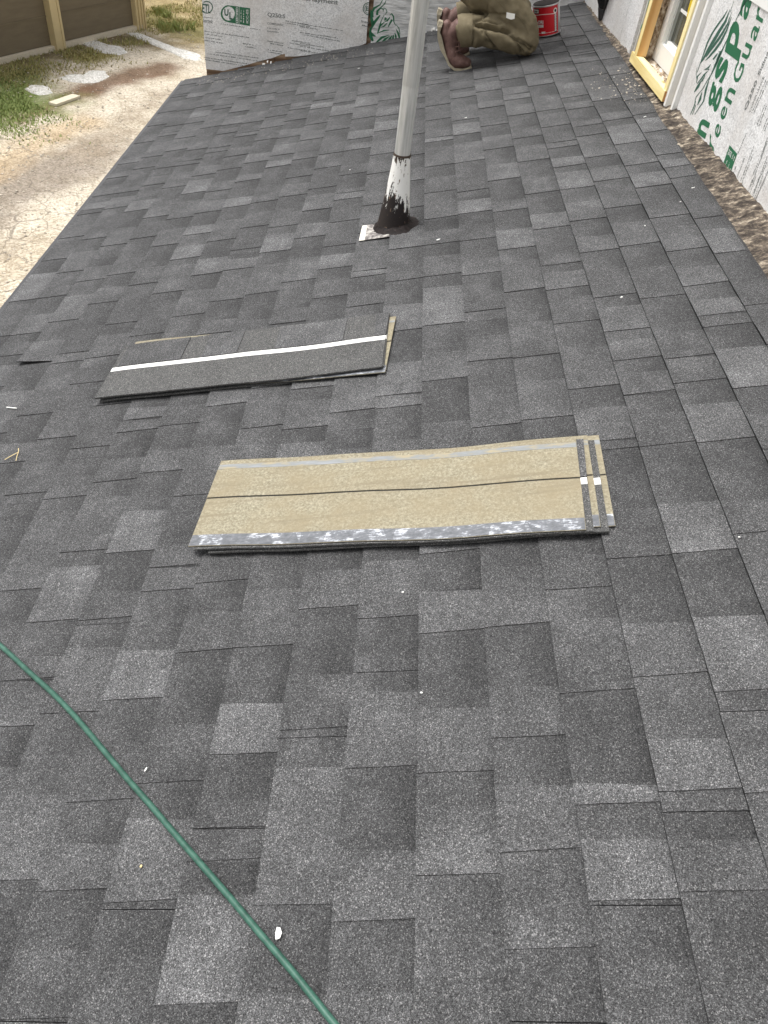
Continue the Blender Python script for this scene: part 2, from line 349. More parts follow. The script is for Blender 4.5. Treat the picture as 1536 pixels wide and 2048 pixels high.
# shed --------------------------------------------------------------
A = px_ground((0, 125)); B = px_ground((274, 57)); SX = (B-A).normalized(); SNrm = Vector((SX.y, -SX.x, 0))   # facade direction, outward normal
corner = B+SX*.05
shed = empty('shed', corner, 'brown panelled shed with tan posts standing on a concrete curb across the drive', 'shed')
Zv = Vector((0,0,1))
def shed_u(q, off=0.0): P = hit(q, corner+SNrm*off, SNrm); return (P-corner).dot(SX), P.z-ZG
LEN = 9.0; HT = 2.9
MB().box(corner-SX*LEN-SNrm*4+Zv*.02, SX*LEN, SNrm*4, Zv*HT).build('wall_core', SHEDBR, shed)
MB().box(corner-SX*(LEN-.02)+Zv*.0, SX*(LEN+.02), SNrm*.10, Zv*.075).build('curb', CONC, shed)
u0_, z0_ = shed_u((0, 57), .02); seam = max(.5, z0_)
pu = [shed_u((120, 91), .12)[0]]; pitch = -pu[0]+.1
lo = -LEN
posts = [-.12-pitch*i for i in range(5)]
posts = [pu[0]-pitch*i for i in range(4)]
edges = [-.16]+[q for p_ in posts for q in (p_+.1, p_-.1)]+[-LEN]
for i in range(0, len(edges)-1, 2):
    a_, b_ = edges[i], edges[i+1]
    for z0, z1 in ((.085, seam-.008), (seam+.018, 2*seam), (2*seam+.026, HT)):
        if z1 > z0: MB().box(corner+SX*b_+Zv*z0, SX*(a_-b_), SNrm*.018, Zv*(z1-z0)).build('siding_panel', SHEDBR, shed)
    MB().box(corner+SX*b_+Zv*(seam-.006), SX*(a_-b_), SNrm*.026, Zv*.022).build('seam_strip', SHEDBR, shed)
for p_ in posts:
    po = MB().box(corner+SX*(p_-.1)+Zv*.0, SX*.2, SNrm*.15, Zv*HT).build('post', TAN, shed)
    MB().box(corner+SX*(p_+.055)+SNrm*.15+Zv*.0, SX*.045, SNrm*.012, Zv*HT).build('corner_trim', TAN, po)
po = MB().box(corner+SX*(-.16)-SNrm*.1, SX*.26, SNrm*.2, Zv*HT).build('post', TAN, shed)
for q in (-.155, -.075, .005, .07): MB().box(corner+SX*q+SNrm*.1, SX*.035, SNrm*.02, Zv*HT).build('rib', TAN, po)
MB().box(corner-SX*(LEN+.2)-SNrm*4.3+Zv*(HT+.02), SX*(LEN+.5), SNrm*4.7, Zv*.16).build('roof_slab', TAN, shed)

# white gravel spreads ---------------------------------------------------
def gravel(pix, label, h=.025):
    pts = [px_ground(q) for q in pix]; c = sum(pts, Vector())/len(pts); N = 60; ring = []
    n = len(pts)
    for i in range(N):
        a = i/N*n; j = int(a); f = a-j; p = pts[j%n].lerp(pts[(j+1)%n], f)
        p = p+(p-c)*.12*mnoise.noise(p*3.3)+(p-c)*.10*mnoise.noise(p*11); ring.append(p)
    mb = MB(); rings = []
    for kk, hh in ((1, .001), (.92, h*.6), (.6, h), (.25, h*1.05)):
        rings.append([c+(p-c)*kk+Zv*(hh+(.25*h*mnoise.noise(p*20*kk) if kk < 1 else 0)) for p in ring])
    V = [v for r in rings for v in r]+[c+Zv*h]; Fc = [(i*N+j, i*N+(j+1)%N, (i+1)*N+(j+1)%N, (i+1)*N+j) for i in range(3) for j in range(N)]+[(3*N+j, 3*N+(j+1)%N, 4*N) for j in range(N)]
    tag(obj('gravel_spread', V, Fc, LIME, smooth=True), label, 'gravel', kind='stuff')
gravel([(50,178),(62,172),(85,172),(100,176),(104,186),(80,191),(60,186)], 'small round spread of white gravel at the edge of the green lawn')
gravel([(118,156),(140,150),(165,152),(180,142),(210,142),(220,152),(200,165),(165,166),(140,163)], 'wide spread of white gravel in the middle of the drive')
gravel([(160,86),(185,80),(215,90),(245,94),(256,106),(235,110),(205,106)], 'white gravel tongue beside the shed curb')
gravel([(250,66),(275,66),(320,84),(360,100),(400,110),(402,122),(372,120),(335,102),(290,84)], 'long white gravel track running from the shed corner post')
# loose stones on the drive
V = []; Fc = []; T = []; r = random.Random(77)
for _ in range(2200):
    q = (r.uniform(-30, 410), r.uniform(60, 620)); P = px_ground(q); z = r.choice((.005,.008,.010,.014,.020))*r.uniform(.7,1.2); b = len(V)
    a = r.uniform(0, 3)
    V += [P+Vector((math.cos(a+i*1.571), math.sin(a+i*1.571), 0))*z*r.uniform(.7,1.3)+Zv*z*.3 for i in range(4)]+[P+Zv*z*r.uniform(.7,1.1)]; Fc += [(b+i, b+(i+1)%4, b+4) for i in range(4)]; T += [r.uniform(.75,1.3)]*5
k = NT('drive_stone', .9, spec=.2); sc_ = k.node('VectorMath', operation='SCALE'); sc_.inputs[0].default_value = (.45,.40,.33); k.L(k.attr('tone').outputs['Fac'], sc_.inputs['Scale']); k.color(sc_.outputs[0])
tag(obj('drive_stones', V, Fc, k.m, attr=T), 'loose pale stones strewn over the drive', 'stones', kind='stuff')
# plank on the drive
a_ = px_ground((113, 214)); b_ = px_ground((161, 197)); d = (b_-a_); w = Vector((-d.y, d.x, 0)).normalized()*.14
pl = empty('plank', a_, 'pale plank lying flat on the gravel drive', 'plank')
MB().box(a_+Zv*.004, d, w, Zv*.035).build('board', plain('pale_board', (.66,.60,.47), .85, var=.15, scale=15), pl)
# grass
def blades(name, areas, label, h0, h1, tones):
    V = []; Fc = []; T = []
    for (pa, pb, w, n) in areas:
        A = px_ground(pa); B = px_ground(pb); dd = (B-A); wv = Vector((-dd.y, dd.x, 0)).normalized()
        for _ in range(n):
            p = A+dd*rnd.uniform(-.1,1.1)+wv*rnd.gauss(0, w*.5)
            if mnoise.noise(p*2.3) < rnd.uniform(-.5,.1): continue
            h = rnd.uniform(h0,h1); a = rnd.uniform(0,6.28); l = Vector((math.cos(a), math.sin(a), 0))
            q = Vector((-l.y, l.x, 0))*rnd.uniform(.006,.012); tip = p+l*h*rnd.uniform(.2,.9)+Zv*h
            b = len(V); V += [p-q, p+q, p+l*h*.25+Zv*h*.6+q*.6, tip]; Fc += [(b,b+1,b+2),(b,b+2,b+3)]; tt = rnd.uniform(*tones); T += [tt]*4
    tag(obj(name, V, Fc, GRASS, attr=T), label, 'grass', kind='stuff')
blades('lawn_grass', [((-80,235),(40,205),1.1,6500),((-80,190),(30,180),.6,2200)], 'short green lawn beside the gravel drive', .02,.045,(.55,1))
blades('dead_grass', [((-60,165),(150,100),.9,5200),((300,20),(395,50),1.6,5200),((200,80),(290,90),.4,900)], 'dry straw coloured grass along the shed and behind it', .02,.055,(0,.5))
blades('weeds', [((318,28),(340,36),.16,260),((325,60),(380,58),.22,380)], 'tufts of tall green weeds beside the shed corner', .06,.17,(.35,.8))

# ------------------------------------------------------------------ the roof
EAVE = px_roof((200, 370))[0]; EXPO = .143
T0 = px_roof((849, 430))[0]                          # a course line read off the photograph
kmin = round((EAVE-T0)/EXPO); T0 = T0
S0, S1 = -.9, YW-.012
TW = px_roof((1377, 246))[0]
WALLT = lambda s: TW + (R(*px_roof((1377,246))).y-s)*math.tan(WYAW)
ext = empty('house_extension', R(EAVE, 2.6)+Vector((0,0,0)), 'low house extension with a charcoal laminated shingle roof', 'roof')
MB().hexa([R(EAVE+.03,S0,-.025),R(1.60,S0,-.025),R(1.60,YW-.004,-.025),R(EAVE+.03,YW-.004,-.025),R(EAVE+.03,S0,-.004),R(1.60,S0,-.004),R(1.60,YW-.004,-.004),R(EAVE+.03,YW-.004,-.004)]).build('roof_deck', PLY, ext)
p0 = R(EAVE+.03,S0,-.03); MB().box((p0.x-.0,S0,p0.z-.16),(.025,0,0),(0,YW-.004-S0,0),(0,0,.15)).build('fascia', WHITE, ext)
MB().box((p0.x+.25,S0+.05,ZG),(1.5-p0.x-.25,0,0),(0,YW+.3-S0,0),(0,0,p0.z-.06-ZG)).build('lower_wall', BRICKW, ext)
MB().hexa([R(EAVE-.012,S0,-.003),R(EAVE+.06,S0,-.003),R(EAVE+.06,YW-.004,-.003),R(EAVE-.012,YW-.004,-.003),R(EAVE-.012,S0,.0005),R(EAVE+.06,S0,.0005),R(EAVE+.06,YW-.004,.0005),R(EAVE-.012,YW-.004,.0005)]).build('drip_edge', DRIP, ext)
# tab edges read from the photograph, as (image y, kind) down each course; d = near edge of a raised tab, l = far edge of the next
TRACE = {
 -6: [(1104,'d'),(1182,'l'),(1239,'d'),(1294,'l'),(1426,'d'),(1589,'l')],
 -5: [(1181,'d'),(1300,'l'),(1399,'d'),(1506,'l'),(1604,'d'),(1684,'l'),(1784,'d'),(1894,'l')],
 -4: [(1164,'d'),(1224,'l'),(1304,'d'),(1449,'l'),(1566,'d'),(1636,'l'),(1806,'d'),(1911,'l')],
 -3: [(1176,'l'),(1293,'d'),(1406,'l'),(1508,'d'),(1598,'l'),(1724,'d'),(1789,'l')],
 -2: [(1139,'l'),(1216,'d'),(1349,'l'),(1459,'d'),(1531,'l'),(1811,'d'),(1985,'l')],
 -1: [(1120,'l'),(1235,'d'),(1381,'l'),(1535,'d'),(1697,'l'),(1845,'d'),(1980,'l')],
  0: [(1181,'l'),(1265,'d'),(1416,'l'),(1545,'d'),(1611,'l'),(1750,'d'),(1955,'l')],
  1: [(1132,'l'),(1252,'d'),(1370,'l'),(1475,'d'),(1568,'l'),(1705,'d'),(1775,'l'),(1900,'d')],
  2: [(1110,'l'),(1177,'d'),(1234,'l'),(1385,'d'),(1565,'l'),(1609,'d'),(1678,'l'),(1802,'d'),(1917,'l')],
  3: [(1115,'d'),(1245,'l'),(1352,'d'),(1477,'l'),(1582,'d'),(1678,'l'),(1784,'d'),(1962,'l')],
  4: [(1104,'d'),(1232,'l'),(1382,'d'),(1500,'l'),(1585,'d')],
}
def s_of(k, y):                                        # where image row y crosses the middle of course k
    tm = T0+EXPO*(k+.5); lo_, hi_ = -.3, 6.5
    for _ in range(40):
        m = (lo_+hi_)/2
        if proj(R(tm, m, .005))[1] > y: lo_ = m
        else: hi_ = m
    return lo_
def tab_list(k):
    tr = random.Random(100+k); tabs = []
    def fill(a, b):
        s = a+tr.uniform(0,.12)
        while s < b-.05:
            L = tr.choice((.10,.13,.15,.17,.20,.24))*tr.uniform(.9,1.1); e = min(s+L, b); tabs.append((s, e)); s = e+tr.choice((.06,.09,.12,.15,.19))*tr.uniform(.9,1.15)
    if k in TRACE:
        ev = sorted((s_of(k, y), c) for y, c in TRACE[k])
        st = None
        if ev[0][1] == 'l': st = ev[0][0]-.17
        for s, c in ev:
            if c == 'd': st = s
            elif st is not None: tabs.append((st, s)); st = None
        last = ev[-1][0]
        if st is not None: tabs.append((st, st+.16)); last = st+.16
        f0 = tabs[0][0]; fill(last+.10, S1); fill(S0, f0-.1)
    else: fill(S0, S1)
    return sorted(tabs)
NB, NTOP = .0075, .0012                                # base ply height at the butt and where the next course covers it
stuffV, stuffF, stuffT = [], [], []
all_tabs = []
KMAX = int((1.30-T0)/EXPO)
for k in range(kmin, KMAX+1):
    t0 = T0+EXPO*k; jr = random.Random(500+k)
    top = t0+EXPO+.014
    lastc = (k == KMAX)
    tabs = tab_list(k)
    off = (k*.168+jr.uniform(-.03,.03)) % 1.0
    cuts = [S0]+[S0+off+i for i in range(0, 9) if S0+.1 < S0+off+i < S1-.08]+[S1]
    for a, b in zip(cuts[:-1], cuts[1:]):
        a2, b2 = a+.0008, b-.0008
        st = [x for tb in tabs for x in tb if a2+.004 < x < b2-.004]; ss = [a2]+st+[b2]
        dt = jr.uniform(-.0018,.0018); V = []; Fc = []; T = []
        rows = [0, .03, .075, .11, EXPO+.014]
        def tops(s):
            if not lastc: return rows
            w = 1.293-t0+.010*mnoise.noise(Vector((s*3,1,5)))+.006*mnoise.noise(Vector((s*9,4,5))); return [0, .3*w, .55*w, .8*w, w]
        def hgt(r): return NB+(NTOP-NB)*min(1, r/(EXPO+.014))
        for x, y in zip(ss[:-1], ss[1:]):
            tn = jr.choice((.78,.81,.85,.90,.95))*jr.uniform(.95,1.05); band = jr.uniform(.6,.9)
            m = max(2, int((y-x)/.06)+2); b_i = len(V)
            for i in range(m):
                s = x+(y-x)*i/(m-1)
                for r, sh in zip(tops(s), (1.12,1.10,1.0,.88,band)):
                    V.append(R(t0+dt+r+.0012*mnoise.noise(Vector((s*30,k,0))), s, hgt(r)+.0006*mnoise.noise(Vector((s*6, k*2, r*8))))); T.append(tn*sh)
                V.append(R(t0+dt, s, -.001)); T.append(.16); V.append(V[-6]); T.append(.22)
            for i in range(m-1):
                for j in range(4): q = b_i+i*7+j; Fc.append((q, q+1, q+8, q+7))
                q = b_i+i*7; Fc.append((q+5, q+6, q+13, q+12))
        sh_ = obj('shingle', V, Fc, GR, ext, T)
        for (x, y) in tabs:
            x, y = max(x, a2), min(y, b2)
            if y-x > .035: all_tabs.append((k, t0+dt, x, y, sh_, jr.random(), lastc))
def tab_mesh(k, t0, x, y, rr, lastc, lift=0.0):
    jr = random.Random(int(rr*1e6)); tn = jr.choice((.92,.97,1.02,1.07,1.13,1.22,1.38))*jr.uniform(.95,1.05); V = []; T = []; grad = jr.uniform(-.22,.22)
    H = .0022; tl = EXPO+.008; cx_ = jr.uniform(.002,.008); cy_ = jr.uniform(.002,.008); m = 4 if y-x > .1 else 3
    if lastc: tl = 1.285-t0
    rs = (0, .3, .7, 1)
    for i in range(m):
        f = i/(m-1)
        for g in rs:
            s = x+cx_*g+(y-cy_*g-x-cx_*g)*f; r = g*tl
            V.append(R(t0+r+.0014*mnoise.noise(Vector((s*34,k,3))), s+.0012*mnoise.noise(Vector((r*60,s*9,k))), NB+(NTOP-NB)*min(1,r/(EXPO+.014))+H+.0005*mnoise.noise(Vector((s*7,k,r*9)))+lift*(1-g)*(1-f)))
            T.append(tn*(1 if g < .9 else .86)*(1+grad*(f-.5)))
    n = m*4; Fc = [(i*4+j, i*4+j+1, i*4+j+5, i*4+j+4) for i in range(m-1) for j in range(3)]
    per = [i*4 for i in range(m-1,-1,-1)]+[1,2,3]+[i*4+3 for i in range(1,m)]+[(m-1)*4+2,(m-1)*4+1]
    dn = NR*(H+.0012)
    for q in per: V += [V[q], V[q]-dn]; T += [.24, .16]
    for i in range(len(per)):
        j = (i+1) % len(per); Fc.append((n+2*i, n+2*j, n+2*j+1, n+2*i+1))
    return V, Fc, T
def vis(tb):
    k, t0, x, y = tb[:4]; P = R(t0+.07, (x+y)/2); q = proj(P); d = (P-CAM)
    if d.dot(fw) < .2 or not (-60 < q[0] < 1596 and -20 < q[1] < 2110): return 0
    return (y-x)/d.length**2*abs(d.normalized().dot(NR))
all_tabs.sort(key=lambda tb: -vis(tb))
lifted = px_roof((66, 724)); LK = math.floor((lifted[0]-T0)/EXPO)
for i, (k, t0, x, y, sh_, rr, lc) in enumerate(all_tabs):
    lift = .016 if (k == LK and x-.03 < lifted[1] < y) else 0.0
    V, Fc, T = tab_mesh(k, t0, x, y, rr, lc, lift)
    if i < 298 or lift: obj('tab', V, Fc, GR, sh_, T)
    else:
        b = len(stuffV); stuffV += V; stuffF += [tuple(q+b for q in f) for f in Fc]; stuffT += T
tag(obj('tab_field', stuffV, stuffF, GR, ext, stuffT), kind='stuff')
# rubble strip where the old wall was stripped back
V = []; Fc = []; ns, nt = 420, 12
for i in range(ns):
    s = S0+(YW-.02-S0)*i/(ns-1); w0 = 1.262; w1 = WALLT(s)+.03
    for j in range(nt):
        t = w0+(w1-w0)*j/(nt-1); f = j/(nt-1)
        n = -.002+.012*f+.008*mnoise.fractal(Vector((t*22,s*13,0)),1,2,4)*min(1,f*3)+.006*mnoise.noise(Vector((t*60,s*60,2)))*min(1,f*3)
        V.append(R(t, s, n))
Fc = [(i*nt+j, i*nt+j+1, (i+1)*nt+j+1, (i+1)*nt+j) for i in range(ns-1) for j in range(nt-1)]
obj('rubble_strip', V, Fc, TAR, ext, smooth=True)

# ------------------------------------------------------------------ text helper
def text_mesh(body, bold=0.0):
    cu = bpy.data.curves.new('t', 'FONT'); cu.body = body; cu.size = 1; cu.resolution_u = 3; cu.offset = bold; cu.fill_mode = 'FRONT'
    o = bpy.data.objects.new('t', cu); COL.objects.link(o); dg = bpy.context.evaluated_depsgraph_get(); dg.update()
    me = bpy.data.meshes.new_from_object(o.evaluated_get(dg)); bpy.data.objects.remove(o); bpy.data.curves.remove(cu); return me
def text_on(body, O, U, Vv, mat, parent, name='lettering', bold=.0, href='x', fn=None):
    """letters from O to U along the baseline, with the height of href reaching Vv"""
    me = text_mesh(body, bold); co = np.empty(len(me.vertices)*3); me.vertices.foreach_get('co', co); co = co.reshape(-1,3)
    r = text_mesh(href, bold); h = max(v.co.y for v in r.vertices); bpy.data.meshes.remove(r)
    x0, x1 = co[:,0].min(), co[:,0].max(); U_, V_ = Vector(U)-Vector(O), Vector(Vv)-Vector(O)
    for v, c in zip(me.vertices, co):
        a, b = (c[0]-x0)/(x1-x0), c[1]/h
        v.co = fn(a, b) if fn else Vector(O)+U_*a+V_*b
    me.name = name; return link(name, me, mat, parent)
def polys(name, plist, fn, mat, parent):
    mb = MB()
    for pts in plist:
        W_ = [fn(q) for q in pts]; mb.add(W_, [tuple(range(len(W_)))])
    return mb.build(name, mat, parent)
def stroke(pts, w):
    """outline polygon of a tapering stroke through pixel points"""
    L_, R_ = [], []; n = len(pts)
    for i, p in enumerate(pts):
        a = pts[max(i-1,0)]; b = pts[min(i+1,n-1)]; dx, dy = b[0]-a[0], b[1]-a[1]; l = math.hypot(dx,dy) or 1
        ww = (w[i] if isinstance(w, list) else w)/2; L_.append((p[0]-dy/l*ww, p[1]+dx/l*ww)); R_.append((p[0]+dy/l*ww, p[1]-dx/l*ww))
    return [[L_[i], L_[i+1], R_[i+1], R_[i]] for i in range(n-1)]
def fine_print(name, fn, lines, mat, parent, seed=1, h=2.2):
    r = random.Random(seed); mb = MB()
    for (a, b) in lines:
        L = math.hypot(b[0]-a[0], b[1]-a[1]); ux, uy = (b[0]-a[0])/L, (b[1]-a[1])/L; x = 0
        while x < L:
            w = r.uniform(1.0, 3.0); w = min(w, L-x); hh = h*r.choice((.6,.8,1.0)); p = (a[0]+ux*x, a[1]+uy*x)
            px = [p, (p[0]+ux*w, p[1]+uy*w), (p[0]+ux*w+uy*hh, p[1]+uy*w-ux*hh), (p[0]+uy*hh, p[1]-ux*hh)]
            mb.add([fn(q) for q in px], [(0,1,2,3)]); x += w+r.choice((.5,.6,.8,2.2))
    return mb.build(name, mat, parent)

# ------------------------------------------------------------------ end wall
ew = empty('end_wall', R(-1.5, YW), 'end wall clad in silver insulation boards printed green, rising where the roof stops', 'wall')
XR = 1.75
xl = px_end((409, 80)).x
zb = lambda x: x*math.tan(SLOPE)
MB().hexa([(xl+.012,YW+.005,ZG),(XR,YW+.005,ZG),(XR,YW+.16,ZG),(xl+.012,YW+.16,ZG),(xl+.012,YW+.005,2.3),(XR,YW+.005,2.3),(XR,YW+.16,2.3),(xl+.012,YW+.16,2.3)]).build('wall_core', OLDWOOD, ew)
def board(name, bottom_px, xr, off, mat, top=2.3, th=.012):
    b = [px_end(q, off) for q in bottom_px]; b[-1].x = xr
    pts = [(p.x, YW-off, p.z) for p in b]+[(b[-1].x, YW-off, top), (b[0].x, YW-off, top)]
    return MB().prism(pts, (0, th, 0)).build(name, mat, ew)
bt1 = [(412,138),(430,140),(446,142),(470,136),(500,128),(520,122),(545,116),(562,109),(574,106)]
x1 = px_end((571, 50)).x
pan1 = board('insulation_panel', bt1, x1+.03, .006, FOIL)
bt2 = [(570,113),(590,113),(612,111),(640,107),(662,106),(680,104),(692,100),(712,94),(735,87)]
x2 = px_end((735, 50)).x
pan2 = board('insulation_panel', bt2, x2, .020, FOIL)
bt3 = [(741,91),(755,90),(775,86),(800,79),(824,74),(850,68),(872,63),(890,56)]+[(q, 62-(q-870)*.176-(1.5 if i % 2 else 0)) for i, q in enumerate(range(910, 1180, 22))]+[(1200, 2)]
pan3 = board('insulation_panel', bt3, XR, .016, FOIL2)
# planks showing under the boards
def plank_px(q0, q1, h0, h1, off):
    a, b = px_end(q0, off), px_end(q1, off); ang = (b-a)
    MB().prism([a, b, b+Zv*h1, a+Zv*h0], (0, .015, 0)).build('plank', OLDWOOD, ew)
plank_px((414,154),(499,138),.085,.10,.004); plank_px((500,138),(549,128),.10,.09,.0045); plank_px((550,127.5),(628,114),.08,.07,.004); plank_px((629,114),(740,92),.05,.05,.003)
# torn flaps of facing film
tb = random.Random(5); mb = MB()
for q in ((524,128),(538,125),(862,66),(868,58),(876,61),(884,50),(1064,20),(1071,18),(1056,24)):
    a = px_end(q, .024)
    for _ in range(3):
        c = a+Vector((tb.uniform(-.02,.02),-tb.uniform(0,.012),tb.uniform(-.015,.015))); w_ = tb.uniform(.008,.022); h_ = tb.uniform(.01,.03)
        mb.add([c, c+Vector((w_,-.006,.004)), c+Vector((w_*.7,-.010,-h_)), c+Vector((-w_*.2,-.002,-h_*.7))], [(0,1,2,3)])
mb.build('torn_film', TAPE, ew)
E1 = lambda q: px_end(q, .0068); E2 = lambda q: px_end(q, .0208); E3 = lambda q: px_end(q, .0168)
c5 = lambda x, y: (395+x/6.827, y/6.827)
c6 = lambda x, y: (600+x/5.486, y/5.486)
def ring_px(c, r, w, fn, a0=0, a1=6.2832, n=36):
    return stroke([(c[0]+r*math.cos(a0+(a1-a0)*i/n), c[1]+r*math.sin(a0+(a1-a0)*i/n)) for i in range(n+1)], w)
# certification marks on the first board
cc = c5(125, 100); mk = ring_px(cc, 11.6, 2.0, E1, -2.15, 2.1)
polys('certification_mark', mk, E1, DGREEN, pan1)
text_on('ETL', E1(c5(62,165)), E1(c5(178,180)), E1(c5(66,48)), DGREEN, pan1, 'certification_mark', .02, 'E')
polys('certification_mark', stroke([c5(70,232), c5(212,248)], 1.0), E1, GREY, pan1)
text_on('tertek', E1(c5(70,300)), E1(c5(212,322)), E1(c5(72,258)), GREY, pan1, 'lettering', .01, 't')
E1b = lambda q: px_end(q, .0072); E1c = lambda q: px_end(q, .0076)
uc = c5(425,185)
pill = [c5(425,72)]+[c5(718,112), c5(716,356), c5(425,305)]
pill += [(uc[0]+17.0/1*math.cos(a)*.93, uc[1]+17.0*math.sin(a)*1.0) for a in [math.pi/2+math.pi*i/18 for i in range(1,18)]]
polys('certification_mark', [pill], E1, GREEN, pan1)
polys('certification_mark', [[(uc[0]+12.3*math.cos(a), uc[1]+14*math.sin(a)) for a in [2*math.pi*i/30 for i in range(30)]]], E1b, FOIL, pan1)
text_on('U', E1c(c5(366,208)), E1c(c5(424,216)), E1c(c5(366,120)), DGREEN, pan1, 'lettering', .045, 'U')
text_on('L', E1c(c5(434,260)), E1c(c5(478,266)), E1c(c5(434,165)), DGREEN, pan1, 'lettering', .045, 'L')
polys('certification_mark', stroke([c5(569,92), c5(567,330)], .8), E1b, FOIL, pan1)
text_on('CERTIFIED', E1c(c5(553,318)), E1c(c5(553,100)), E1c(c5(524,316)), FOIL, pan1, 'lettering', .02, 'E')
text_on('ICC-ES', E1c(c5(694,318)), E1c(c5(694,130)), E1c(c5(664,316)), FOIL, pan1, 'lettering', .02, 'E')
fine_print('fine_print', E1c, [(c5(600,300),c5(600,140)),(c5(635,310),c5(635,130))], FOIL, pan1, 3, 1.8)
text_on('Q250:S', E1(c5(955,222)), E1(c5(1197,250)), E1(c5(955,168)), GREY, pan1, 'lettering', .02, 'Q')
text_on('COMPLIANC', E1(c5(952,332)), E1(c5(1185,358)), E1(c5(952,302)), GREY, pan1, 'lettering', .01, 'C')
fine_print('fine_print', E1, [(c5(952,388),c5(1120,408)),(c5(952,430),c5(1110,448)),(c5(318,330),c5(640,378)),(c5(720,392),c5(860,412)),
  (c5(90,430),c5(705,520)),(c5(95,470),c5(340,506)),(c5(78,515),c5(330,548)),(c5(80,552),c5(350,598)),(c5(620,600),c5(770,622)),(c5(650,640),c5(795,665)),
  (c5(955,565),c5(1180,600)),(c5(990,600),c5(1170,630)),(c5(245,715),c5(830,800)),(c5(175,742),c5(900,850)),(c5(960,685),c5(1160,718)),(c5(960,715),c5(1150,745)),(c5(95,790),c5(700,880)),(c5(98,820),c5(640,905))], GREY, pan1, 11, 2.0)
# second board
text_on('derlayment', E2((602,-.5)), E2(c6(415,50)), E2((602.3,-6.5)), GREY, pan2, 'lettering', .02, 'a')
fine_print('fine_print', E2, [(c6(0,265),c6(470,340)),(c6(0,295),c6(190,325)),(c6(0,360),c6(430,425)),(c6(40,385),c6(440,458)),(c6(0,480),c6(270,525)),(c6(0,510),c6(350,572)),(c6(0,560),c6(190,588)),
   (c5(1200,290),c5(1530,350)),(c5(1200,320),c5(1530,372)),(c5(1290,560),c5(1535,600)),(c5(1250,590),c5(1535,640)),(c5(1230,655),c5(1535,705))], GREY, pan2, 12, 2.0)
E2b = E2
ringc = c6(762, 95); mk = ring_px(ringc, 12.5, 1.6, E2, 1.62, 4.66, 20)+ring_px(ringc, 9.6, .9, E2, 1.62, 4.66, 20)
polys('certification_mark', mk, E2, DGREEN, pan2)
text_on('E', E2(c6(722,118)), E2(c6(752,121)), E2(c6(722,70)), DGREEN, pan2, 'certification_mark', .02, 'E')
polys('certification_mark', stroke([c6(676,192), c6(760,202)], .8), E2, GREY, pan2)
text_on('Inte', E2(c6(674,246)), E2(c6(757,260)), E2(c6(674,220)), GREY, pan2, 'lettering', .015, 'I')
fine_print('fine_print', E2, [(c6(678,285), c6(750,297))], GREY, pan2, 5, 3.0)
# green beast emblem on the third board
def S6(pts, w): return stroke([c6(*q) for q in pts], w)
em = []
em += S6([(905,0),(880,50),(815,90),(792,130),(800,190)], [1.5,2,4.5,5,3]); em += S6([(945,0),(930,40),(895,75),(850,120),(845,165)], [1,2,2,4.5,5])
em += S6([(775,110),(785,200),(800,270)], [2,5,7]); em += S6([(775,330),(812,250),(860,190),(880,165)], [2,6,4,1.5]); em += S6([(880,90),(915,100),(912,130)], [1,3,1])
em += S6([(915,85),(945,100),(955,130),(935,160)], [1,1.6,1.6,1]); em += S6([(925,160),(890,230),(875,290),(850,370)], [1,1.5,4,2]); em += S6([(770,300),(775,400),(800,450)], [2,7,4])
em += S6([(780,350),(800,385),(830,400)], [1,5,2]); em += S6([(945,195),(930,220),(960,215)], [5,4,1]); em += S6([(985,165),(1005,150),(1025,180),(1030,240),(1050,280)], [1,2.5,3,2,1])
em += S6([(930,240),(900,265),(880,290)], [1,3,1]); em += S6([(1010,215),(985,260),(965,300)], [4,3,1]); em += S6([(985,190),(960,225),(930,240)], [2,3,1])
em += S6([(890,300),(920,290),(960,250)], [1,3,1]); em += S6([(860,360),(920,335),(980,330)], [1,3,1])
em += S6([(820,480),(900,410),(975,385)], [2,5,1]); em += S6([(880,475),(935,430),(985,395)], [1,4.5,1]); em += S6([(960,450),(990,420),(1010,390)], [3,4.5,1])
em += S6([(1015,445),(1022,410),(1025,380)], [3,4,1]); em += S6([(1055,435),(1050,395),(1040,360)], [2.5,4,1]); em += S6([(1092,420),(1080,370),(1055,320)], [3,4.5,1]); em += S6([(1098,370),(1085,310),(1055,270)], [1,2,1])
polys('emblem', em, E3, GREEN, pan3)

# ------------------------------------------------------------------ side wall with the window opening
sw = empty('side_wall', R(TW, 3.6), 'house wall beside the roof, clad in white printed insulation boards around a timber framed window', 'wall')
def SW(y, z, off=0.0):                                 # point on the wall plane at a given y and height
    return Vector((_a.x+(_a.y-y)*math.tan(WYAW), y, z))+WN*off
OB, OT_ = 3.93, 5.00                                   # window opening along y
def wbox(y0, y1, z0, z1, off, th, mat, name, par):     # th goes into the wall
    return MB().hexa([SW(y0,z0,off-th),SW(y1,z0,off-th),SW(y1,z0,off),SW(y0,z0,off),SW(y0,z1,off-th),SW(y1,z1,off-th),SW(y1,z1,off),SW(y0,z1,off)]).build(name, mat, par)
WB = _a.z-.03                                          # bottom of the cladding
ys = px_side((1353,216)).y; ye = px_side((1278, 98)).y
w_near, w_far = ys+.10, px_side((1263, 97)).y
wbox(S0, ys+.05, -.4, 2.4, -.014, .2, BRICKW, 'wall_core', sw)
wbox(w_far-.02, YW, -.4, 2.4, -.012, .2, BRICKW, 'wall_core', sw)
wbox(ys+.05, w_far-.02, -.4, WB+.02, -.012, .2, BRICKW, 'wall_core', sw)
ztop = px_side((1516, 10)).z
yseam = px_side((1524, 375)).y; yfs = px_side((1254,30)).y
